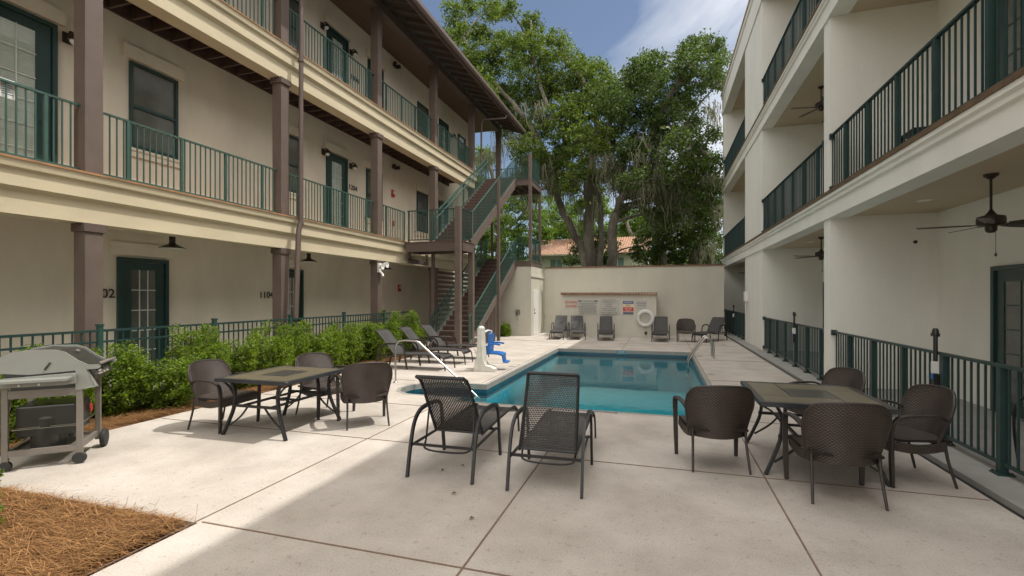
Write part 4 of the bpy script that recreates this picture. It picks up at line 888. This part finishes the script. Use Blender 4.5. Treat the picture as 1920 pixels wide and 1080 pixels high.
MB().grid(lambda u, v: (.10+.03*v, .12+.44*u, .40+.50*v+.02*math.sin(u*3.14)), 10, 8, 1, 1, .06).build('seat_back', 'blue_plastic', PLt, smooth=True)
MB().grid(lambda u, v: (.12+.36*v, .14+.40*u, .42-.02*math.sin(u*3.14)*math.sin(v*3.14)-.05*v**4), 10, 10, 1, 1, .05).build('seat', 'blue_plastic', PLt, smooth=True)
for y in (.12, .56): MB().sweep(smoothpath([(.11, y, .64), (.26, y, .66), (.42, y, .64)], 3), .05, .045).build('armrest', 'blue_plastic', PLt, bevel=.012)
MB().sweep([(.45, .35, .40), (.48, .35, .22)], .30, .04, up=(1, 0, 0)).box(.46, .60, .21, .49, .18, .22).build('footrest', 'blue_plastic', PLt, bevel=.012)
MB().box(-.26, .0, .30, .50, .34, .58).build('battery_box', 'blue_plastic', PLt, bevel=.02)
# ---------------------------------------------------------------- handrails
HR = thing('pool_handrail', (-5.15, 8.72, 0), 0, 'bright stainless steel handrail dropping into the pool steps on the left', 'handrail')
MB().tube(smoothpath([(0, 0, 0), (0, 0, .66), (.03, .0, .80), (.12, .01, .86), (.40, .03, .86), (.50, .035, .83), (.62, .04, .74), (1.72, .02, -.14), (1.85, .02, -.3)], 5), .019, 12).build('rail', 'steel', HR, smooth=True)
MB().lathe([(.022, .0), (.05, .0), (.05, .012), (.03, .03), (.022, .03)], (0, 0, 0), 'z', 16).build('escutcheon', 'steel', HR, smooth=True)
HL = thing('pool_ladder', (1.42, 15.0, 0), 0, 'pair of stainless steel ladder rails at the far right pool corner', 'ladder')
for dy in (-.26, .26):
    MB().tube(smoothpath([(0, dy, 0), (0, dy, .36), (-.05, dy, .52), (-.17, dy, .58), (-.28, dy, .50), (-.62, dy, -.02), (-.66, dy, -.25), (-.66, dy, -.7)], 5), .028, 10).build('rail', 'steel', HL, smooth=True)
    MB().lathe([(.022, .0), (.05, .0), (.05, .012), (.03, .03), (.022, .03)], (0, dy, 0), 'z', 14).build('escutcheon', 'steel', HL, smooth=True)
for z in (-.3, -.55): MB().box(-.70, -.62, -.25, .25, z-.015, z+.01).build('step', 'white_plastic', HL)
# ---------------------------------------------------------------- deck marks, drains, litter
mk = thing('deck_lettering', (-.93, 7.40, .004), 0, 'black NO DIVING lettering on the near edge of the pool deck', 'marking'); text('NO DIVING', .12, (-.93, 7.40, .0045), (0, 0, 0), 'ink', mk, 'lettering', .0008)
for i, (u, v) in enumerate(((1310, 668), (1333, 702), (960, 687), (1357, 647))):
    p = at(u, v, 1); r = _ray(u, v); t_ = -H/r[2]
    q = thing('deck_drain', (t_*r[0], t_*r[1], .001), 0, ('grey round drain cover just right of the ladder foot', 'grey round drain cover nearest the right pool corner', 'grey round skimmer cover left of the pool in the sun', 'grey round drain cover beside the wide white pier')[i], 'drain cover', 'round covers set in the deck')
    MB().lathe([(0, .006), (.085, .006), (.10, .003), (.10, 0)], n=24).build('cover', 'coping', q, smooth=True); MB().lathe([(.03, .0075), (.035, .0075), (.035, .006)], n=12).build('screw_ring', 'joint', q)
dm = thing('depth_marker', (-1.22, 16.09, -.06), 0, 'small blue grey depth tile at the middle of the far pool edge', 'tile'); MB().box(-.17, .17, -.012, .0, -.06, .055).build('tile', 'marker', dm); o = text('3 FT', .10, (0, 0, 0), (R(90), 0, 0), 'signwhite', None, 'lettering', .001); o.parent = dm; o.location = (0, -.014, 0)
lsp = [(1.85, 3.67, 'curled dry brown leaf near the nearest wicker chair'), (2.55, 3.55, 'small dry brown leaf at the lower right of the deck'), (-1.42, 3.55, 'small dark leaf beside the deck joint before the loungers'), (-2.1, 4.45, 'tiny dark leaf between the left lounger feet'), (-1.75, 3.95, 'dark crumpled leaf between the two near loungers'), (2.9, 3.3, 'faded leaf at the far right foreground edge'), (-1.95, 4.62, 'pair like sliver of dark leaf beneath the left lounger')]
for i, (x, y, l_) in enumerate(lsp):
    t = MB().grid(lambda u, v: ((u-.5)*.026*math.sin(math.pi*max(.04, v)), (v-.5)*.042, .003+.005*abs(u-.5)*2+.012*math.sin(v*3)), 4, 6, 1, 1, .0015).build('fallen_leaf', 'leaf_litter', None, smooth=True); t.location = (x, y, .0); t.rotation_euler = (0, 0, i*1.3); tag(t, l_, 'leaf', 'fallen leaves on the deck')
# ================================================================== VEGETATION
def leaf_mesh(name, C, size, m, up=.25, fold=False, aspect=.55):
    """C: (n,3) centres; one small quad leaf at each, random tilt"""
    n = len(C); nrm = rng.normal(size=(n, 3)); nrm[:, 2] += up*2; nrm /= np.linalg.norm(nrm, axis=1)[:, None]
    a = rng.normal(size=(n, 3)); a -= nrm*(a*nrm).sum(1)[:, None]; a /= np.linalg.norm(a, axis=1)[:, None]; b = np.cross(nrm, a)
    s = size*(.6+.8*rng.random(n))[:, None]; l = a*s; w = b*s*aspect
    V = np.stack([C-l, C-w*.9-l*.1, C+l, C+w*.9-l*.1], 1).reshape(-1, 3).astype('f')
    me = bpy.data.meshes.new(name); me.vertices.add(4*n); me.vertices.foreach_set('co', V.ravel()); me.loops.add(4*n); me.loops.foreach_set('vertex_index', np.arange(4*n, dtype='i')); me.polygons.add(n); me.polygons.foreach_set('loop_start', np.arange(0, 4*n, 4, dtype='i')); me.update(calc_edges=True)
    me.materials.append(K[m]); o = bpy.data.objects.new(name, me); COL.objects.link(o); return o
def ball(n, r, flat=.8, shell=.45):
    d = rng.normal(size=(n, 3)); d /= np.linalg.norm(d, axis=1)[:, None]; q = r*(shell+(1-shell)*rng.random(n)**.6)[:, None]*d; q[:, 2] *= flat; return q
def tufts(centres, radii, per, tuft_r, leaves, flat=.85):
    out = []
    for c, r in zip(centres, radii):
        k = max(4, int(per*r*r)); t = ball(k, r, flat, .25)+np.array(c)
        for q in t:
            n = max(5, int(leaves*(.5+rng.random()))); out.append(ball(n, tuft_r*(.6+.8*rng.random()), .6, .0)+q)
    return np.concatenate(out)
def strands(name, tops, lens, m, w=.03):
    """hanging moss: bundles of narrow tapering ribbons"""
    V = []; Fc = []
    for p, L_ in zip(tops, lens):
        for _ in range(6):
            o = np.array(p)+rng.normal(size=3)*[.14, .14, .05]; l = L_*(.4+.6*rng.random()); a = rng.random()*6.28; d = np.array([math.cos(a), math.sin(a), 0])*w*(.5+rng.random()); sw = rng.normal(size=3)*.11; b = len(V); k = 4
            for i in range(k+1):
                f = i/k; c = o+np.array([0, 0, -l*f])+sw*f*2+rng.normal(size=3)*.045; wd = d*(1-.75*f); V += [c-wd, c+wd]
            for i in range(k): Fc.append((b+2*i, b+2*i+1, b+2*i+3, b+2*i+2))
    me = bpy.data.meshes.new(name); me.from_pydata([tuple(v) for v in V], [], Fc); me.materials.append(K[m]); o = bpy.data.objects.new(name, me); COL.objects.link(o); return o
def tree(name, Y, clumps, limbs, leafm, label, leaf=.085, per=13, tl=26, moss=(), dspread=2.2, base=None, cat='tree', group='live oaks beyond the garden wall', tr=.42, flat=.85):
    """clumps: (u, v, r_px) silhouettes of leaf masses at depth Y; limbs: lists of (u, v, r_px, dy)"""
    mpp = Y/_c/F_*1.0
    base = base or at(limbs[0][0][0], V0, Y); t = thing(name, (base[0], Y, 0), 0, label, cat, group)
    Cn = []; Rn = []
    for u, v, r in clumps:
        for k in range(2):
            dy = rng.normal()*dspread; p = at(u+rng.normal()*r*.18, v+rng.normal()*r*.15, Y+dy); Cn.append(tuple(p)); Rn.append(r*mpp*(.85+.35*rng.random()))
    P = tufts(Cn, Rn, per, tr, tl, flat)-np.array([base[0], Y, 0]); o = leaf_mesh('crown', P, leaf, leafm); o.parent = t
    m = MB(); pts_all = []
    for lb in limbs:
        P_ = [at(u, v, Y+(q[0] if q else 0)) for u, v, r, *q in lb]; rr = [r*mpp for u, v, r, *q in lb]
        Ps = smoothpath(P_, 4); Rs = np.interp(np.linspace(0, len(rr)-1, len(Ps)), range(len(rr)), rr)
        Ps = [p+Vector(rng.normal(size=3)*.04) for p in Ps]; m.tube(Ps, [float(x) for x in Rs], 10); pts_all += Ps
    m.v = [(x-base[0], y-Y, z) for x, y, z in m.v]; m.build('trunk', 'bark', t, smooth=True)
    # branches from limb ends into the crown
    b = MB(); Pa = [Vector(p) for p in pts_all]
    for c, r in list(zip(Cn, Rn))[::2]:
        c = Vector(c); q = min(Pa, key=lambda p: (p-c).length+max(0, p.z-c.z)*2); mid = (c+q)/2+Vector((0, 0, .3)); b.tube(smoothpath([q, mid, c], 3), [.09, .08, .07, .055, .045, .03, .02], 5, caps=False)
        for _ in range(3): e = c+Vector(rng.normal(size=3))*r*.55; b.tube([c, (c+e)/2+Vector((0, 0, .1)), e], [.025, .018, .008], 4, caps=False)
    b.v = [(x-base[0], y-Y, z) for x, y, z in b.v]; b.build('branches', 'bark', t, smooth=True)
    if moss:
        T = []; Ls = []
        for u, v, wp, lp, n in moss:
            for _ in range(n): T.append(tuple(at(u+rng.uniform(-wp, wp), v+rng.normal()*8, Y+rng.normal()*dspread*.8)-Vector((base[0], Y, 0)))); Ls.append(lp*mpp*(.5+.7*rng.random()))
        o = strands('hanging_moss', T, Ls, 'moss', .022); o.parent = t
    return t
A1 = [(850, 22, 26), (885, 10, 20), (925, 16, 26), (955, 18, 17), (842, 66, 22), (872, 62, 24), (908, 58, 24), (932, 84, 24), (998, 40, 22), (996, 72, 24), (1034, 72, 20), (962, 78, 24), (862, 112, 38), (912, 122, 40), (962, 122, 36), (1012, 112, 34), (1052, 98, 22), (1078, 118, 24), (882, 168, 42), (940, 178, 44), (1000, 172, 44), (1050, 158, 36), (1090, 150, 32), (1116, 132, 20), (1136, 152, 20), (950, 228, 42), (1010, 236, 44), (1062, 216, 44), (1106, 206, 38), (1130, 184, 28), (990, 280, 32), (1060, 275, 30), (1110, 262, 34), (1026, 318, 24), (1085, 318, 22), (1000, 325, 22), (1058, 335, 18), (1120, 330, 20), (980, 345, 20), (1078, 348, 20), (1050, 300, 26), (1010, 305, 22), (1030, 350, 18), (1000, 370, 14), (1125, 358, 16), (1092, 375, 12)]
T1_ = tree('oak_tree', 31, A1, [[(1112, 556, 12), (1108, 495, 10), (1104, 430, 9), (1104, 340, 8.5), (1112, 285, 7), (1120, 230, 7), (1090, 150, 5), (1050, 100, 3)], [(1100, 540, 9), (1094, 480, 7), (1072, 430, 6.5), (1046, 372, 6), (1040, 330, 5), (1010, 260, 5), (960, 190, 4), (900, 130, 3), (870, 70, 2)], [(1120, 250, 6), (1040, 220, 4), (1000, 110, 3), (996, 50, 2)], [(1122, 556, 7), (1126, 490, 6), (1128, 420, 5), (1118, 350, 4), (1085, 280, 3)]], 'leafA',
     'tall sunlit live oak with moss hanging beside the stair landing, left of the sky gap', leaf=.085, per=34, tl=30, moss=[(960, 255, 40, 50, 40), (1010, 300, 40, 70, 60), (1050, 330, 28, 65, 50), (1095, 320, 34, 60, 50), (985, 330, 22, 75, 40), (915, 290, 20, 55, 25), (1020, 200, 60, 40, 30), (1105, 375, 18, 60, 24)])
A2 = [(1200, 128, 22), (1214, 110, 16), (1236, 106, 18), (1182, 152, 24), (1224, 146, 28), (1262, 166, 30), (1290, 92, 20), (1312, 84, 20), (1338, 92, 20), (1352, 106, 14), (1300, 118, 24), (1336, 132, 22), (1348, 158, 16), (1312, 158, 22), (1156, 178, 28), (1140, 200, 28), (1200, 196, 38), (1250, 212, 38), (1290, 190, 26), (1298, 232, 30), (1160, 238, 36), (1212, 250, 40), (1262, 272, 38), (1304, 288, 34), (1344, 252, 16), (1334, 300, 26), (1134, 268, 30), (1182, 290, 28), (1236, 312, 26), (1284, 328, 30), (1330, 338, 30), (1300, 372, 22), (1342, 372, 20), (1260, 352, 26), (1222, 348, 22), (1150, 330, 22), (1190, 330, 20), (1205, 372, 20), (1240, 384, 22), (1180, 362, 16), (1168, 395, 12), (1270, 378, 22), (1222, 400, 16), (1310, 395, 20), (1250, 345, 28), (1215, 325, 26), (1292, 350, 26), (1185, 345, 16), (1160, 350, 14), (1256, 405, 20), (1330, 360, 22)]
T2_ = tree('oak_tree', 29, A2, [[(1145, 556, 10), (1146, 495, 8.5), (1150, 420, 8), (1166, 375, 7.5), (1182, 350, 7), (1210, 290, 7), (1240, 210, 5), (1280, 140, 4), (1320, 100, 3)], [(1176, 355, 6), (1150, 300, 5), (1140, 240, 4), (1170, 170, 3)], [(1235, 225, 5), (1290, 262, 4), (1340, 300, 3)]], 'leafB',
     'darker live oak draped with moss, spreading to the right building parapet', leaf=.08, per=36, tl=30, moss=[(1200, 350, 50, 60, 36), (1230, 390, 40, 50, 24), (1250, 250, 60, 40, 24), (1180, 325, 40, 50, 34), (1240, 330, 45, 55, 44), (1300, 335, 40, 50, 50), (1140, 300, 25, 50, 30), (1200, 290, 40, 45, 35), (1338, 205, 12, 36, 16), (1350, 390, 14, 50, 16), (1270, 365, 30, 55, 40)])
T3_ = tree('oak_tree', 36, [(1262, 395, 28), (1300, 400, 28), (1338, 400, 24), (1236, 420, 24), (1278, 436, 28), (1320, 440, 28), (1348, 455, 20), (1240, 455, 24), (1290, 470, 26), (1335, 485, 22), (1222, 476, 20), (1262, 490, 22), (1210, 440, 16)], [[(1300, 556, 9), (1302, 480, 8), (1320, 450, 6), (1350, 425, 5)], [(1240, 556, 8), (1243, 470, 6), (1225, 410, 5), (1190, 375, 3)]], 'leafB', 'low dark oak thicket filling the corner beside the right building', leaf=.10, per=30, tl=28, moss=[(1280, 400, 50, 50, 60), (1320, 460, 20, 60, 40)], group='lower trees beyond the garden wall', dspread=1.5)
T4_ = tree('leafy_tree', 40, [(905, 300, 26), (900, 350, 30), (915, 392, 30), (940, 420, 30), (965, 388, 26), (1000, 400, 24), (985, 440, 28), (1018, 438, 22), (930, 460, 30), (965, 480, 26), (900, 440, 30), (905, 490, 26), (1005, 372, 16), (940, 350, 22), (880, 400, 24)], [[(940, 556, 7), (942, 460, 6), (938, 380, 5), (915, 310, 3)], [(942, 440, 4), (980, 400, 3)]], 'leafC', 'pale green leafy tree seen between the posts of the staircase', leaf=.11, per=22, tl=28, group='lower trees beyond the garden wall', dspread=2)
T5_ = tree('leafy_tree', 58, [(1035, 440, 16), (1060, 432, 18), (1085, 440, 18), (1110, 430, 18), (1140, 436, 18), (1168, 440, 16), (1195, 436, 18), (1220, 440, 18), (1075, 452, 12), (1130, 452, 12), (1180, 425, 14), (1050, 425, 12)], [[(1120, 556, 5), (1120, 460, 4), (1110, 430, 3)]], 'leafC', 'bright green far tree behind the tiled roof between the oak trunks', leaf=.14, per=18, tl=26, group='lower trees beyond the garden wall', dspread=2)
T6_ = tree('shrubby_tree', 33, [(1075, 486, 13), (1064, 488, 10), (1134, 480, 13), (1125, 462, 11), (1085, 468, 13), (1100, 490, 12), (1092, 452, 9), (1196, 478, 16), (1204, 458, 13), (1140, 496, 9), (1128, 440, 9), (1112, 460, 12), (1116, 482, 12), (1136, 448, 11), (1150, 460, 9)], [[(1130, 556, 3), (1130, 490, 2)]], 'leafB', 'dark shrubs growing at the foot of the oak trunks', leaf=.08, per=34, tl=30, group='lower trees beyond the garden wall', dspread=.6)
T7_ = tree('leafy_tree', 52, [(1035, 400, 22), (1075, 392, 20), (1068, 420, 22), (1120, 398, 22), (1125, 372, 16), (1165, 402, 22), (1205, 400, 22), (1020, 425, 18), (1100, 425, 20), (1180, 425, 20), (1230, 420, 22), (1040, 372, 16)], [[(1085, 556, 5), (1085, 460, 4), (1070, 410, 3)], [(1190, 556, 5), (1188, 460, 4), (1170, 410, 3)]], 'leafC', 'loose pale tree far behind the two oak trunks', leaf=.12, per=22, tl=24, group='lower trees beyond the garden wall', dspread=2)
# far tree line reads as one mass
C_ = []; 
for k in range(150): C_.append((rng.uniform(-60, 45), 75+rng.uniform(0, 10), rng.uniform(2, 7.5)))
o = leaf_mesh('far_woods', tufts(C_, [2.6]*150, 4, .8, 22), .26, 'leafC'); tag(o, 'hazy mass of far trees behind the tiled roof house', 'woods', kind='stuff')
# neighbouring house
NH = thing('tiled_house', (-6.2, 45, 0), R(-2), 'pale green house with orange clay tile roof behind the garden wall and oaks', 'house')
MB().box(-5.6, 4.9, 0, 9, 0, 5.72).build('wall', 'far_wall', NH); MB().box(-5.6, -4.6, -.02, 0, 0, 5.7).build('corner_pier', 'far_wall', NH)
ro = MB(); x = -6.0
while x < 5.2: ro.prism([(x, 0), (x+.11, .07), (x+.22, 0)], 0, 1, 'xz'); x += .23
ro.v = [(px, -.6+5.2*py, 5.66+2.0*py+pz) for px, py, pz in ro.v]; ro.build('roof', 'clay', NH)
MB().box(-6.0, 5.2, -.62, -.5, 5.56, 5.68).build('eave', 'far_wall', NH)
for x in (-3.25, 2.45):
    w_ = MB().box(x-.55, x+.55, -.05, .0, 3.55, 5.25).build('window', 'shutter', NH); MB().box(x-.03, x+.03, -.07, -.05, 3.6, 5.2).box(x-.50, x+.5, -.065, -.05, 4.38, 4.44).build('frame', 'far_wall', w_)
# ------------------------------------------------------------- hedge: three shrubs built, the rest are copies
def shrub(h, w, d, seed, nleaf=1.0):
    t = thing('hedge_shrub'); st = MB(); C_ = []; R_ = []
    r_ = random.Random(seed)
    for k in range(13):
        a = r_.random()*6.28; e = Vector((math.cos(a)*w*.42*r_.random()**.5, math.sin(a)*d*.50*r_.random()**.5, h*(.62+.36*r_.random()))); b0 = Vector((e.x*.3, e.y*.3, 0))
        st.tube(smoothpath([b0, (b0+e)/2+Vector((e.x*.25, e.y*.25, 0)), e], 3), [.012]*4+[.008]*3, 5)
        for f in (.22, .42, .60, .78, .95):
            p = b0.lerp(e, f)+Vector((e.x*.35*math.sin(f*3.1), e.y*.35*math.sin(f*3.1), 0)); C_.append(tuple(p)); R_.append(.13+.07*(1-f))
    st.build('stem', 'bark', t)
    out = []
    for c, r in zip(C_, R_):
        for q in ball(20, r*1.05, 1.2, .3)+np.array(c): out.append(ball(int(14*nleaf), .06, 1.2, 0)+q)
    P = np.concatenate(out); P[:, 2] = np.clip(P[:, 2], .03, None); o = leaf_mesh('foliage', P, .024, 'leafH', up=.5, aspect=.38); o.parent = t
    dry = P[rng.integers(0, len(P), 130)]; dd = dry[np.linalg.norm(dry-dry[0], axis=1) < .35]; dd = np.concatenate([dd+rng.normal(size=dd.shape)*.02]*2)
    o = leaf_mesh('dry_leaves', dd, .024, 'leafR', aspect=.38); o.parent = t; return t
S3 = [shrub(1.22, .98, 1.05, 1), shrub(1.36, .94, 1.10, 5), shrub(1.10, 1.0, 1.02, 9)]
ys_ = [1.3+.735*k for k in range(18)]
hl = ['bright green hedge shrub at the left picture edge behind the grill', 'leafy hedge shrub hidden behind the grill cart', 'hedge shrub just right of the grill lid, beside the wheel', 'tall hedge shrub in front of the ground floor door', 'hedge shrub right of the ground floor door, left of the wicker chair', 'hedge shrub behind the left wicker chair', 'hedge shrub between the left wicker chair and the table', 'hedge shrub behind the tabletop of the sunlit table', 'hedge shrub behind the half hidden wicker chair', 'hedge shrub above the right end of the sunlit table', 'hedge shrub below the brown downspout', 'hedge shrub halfway between downspout and first lounger', 'hedge shrub left of the first hedge side lounger', 'hedge shrub behind the first hedge side lounger', 'hedge shrub behind the middle hedge side lounger', 'hedge shrub behind the lounger nearest the stairs', 'broad leaved hedge shrub beside the stair foot', 'last hedge shrub against the stair railing']
used = set()
for k, y in enumerate(ys_):
    i = k % 3; s_ = S3[i]
    o = s_ if i not in used else copy_tree(s_); used.add(i)
    place(o, (-7.62+.12*math.sin(k*2.3), y, 0), k*1.9, hl[k], 'clipped shrubs of the hedge'); tag(o, cat='shrub'); sc_ = (.90, .84, .97, .88, .80, .93, .78)[k % 7]; o.scale = (1, 1, sc_)
sm = shrub(.5, .35, .35, 21); place(sm, (-6.55, 20.3, 0), 0, 'small green bush at the foot of the storage block wall'); tag(sm, cat='bush')
sm2 = shrub(.42, .34, .34, 33); place(sm2, (-4.86, 2.2, 0), 0, 'low sprig of green leaves at the left edge of the straw bed'); tag(sm2, cat='bush'); sm2.scale = (.75, .75, .8)
sm3 = copy_tree(sm2); place(sm3, (-5.75, 2.62, 0), 2, 'small bush beside the rear foot of the grill, at the left edge'); tag(sm3, cat='bush')
# ------------------------------------------------------------- pine straw
def straw(n, x0, x1, y0, y1, edge=0.):
    c = np.stack([rng.uniform(x0, x1, n), rng.uniform(y0, y1, n), rng.uniform(.005, .055, n)], 1); a = rng.normal(.35, .75, n); l = rng.uniform(.05, .13, n); tz = rng.normal(0, .14, n)
    d = np.stack([np.cos(a), np.sin(a), tz], 1)*l[:, None]; w = np.stack([-np.sin(a), np.cos(a), np.zeros(n)], 1)*.0016; c[:, 2] += np.abs(d[:, 2])*.5
    return np.stack([c-d-w, c-d+w, c+d+w, c+d-w], 1)
Q = np.concatenate([straw(42000, -5.6, -3.50, .6, 2.80), straw(3000, -8, -5.6, 1, 2.8), straw(15000, -8.0, -6.98, 2.8, 9), straw(5000, -8, -6.98, 9, 14.5), straw(60, -5.6, -3.4, 2.75, 2.95), straw(90, -7.0, -6.75, 3, 9)])
n = len(Q); me = bpy.data.meshes.new('pine_straw'); me.vertices.add(4*n); me.vertices.foreach_set('co', Q.astype('f').ravel()); me.loops.add(4*n); me.loops.foreach_set('vertex_index', np.arange(4*n, dtype='i')); me.polygons.add(n); me.polygons.foreach_set('loop_start', np.arange(0, 4*n, 4, dtype='i')); me.update(calc_edges=True); me.materials.append(K['straw'])
o = bpy.data.objects.new('pine_straw', me); COL.objects.link(o); tag(o, 'orange brown pine straw mulch covering the planting bed', 'mulch', kind='stuff')
# categories for lamp copies etc
for o in list(S.objects):
    if o.parent is None and o.type in ('MESH', 'EMPTY') and 'kind' not in o and 'category' not in o:
        b = o.name.split('.')[0]
        o['category'] = {'wicker_chair': 'chair', 'sun_lounger': 'lounger', 'patio_table': 'table', 'pendant_lamp': 'lamp', 'wall_lamp': 'wall lamp', 'emergency_light': 'emergency light', 'fire_alarm': 'fire alarm'}.get(b, b.replace('_', ' '))
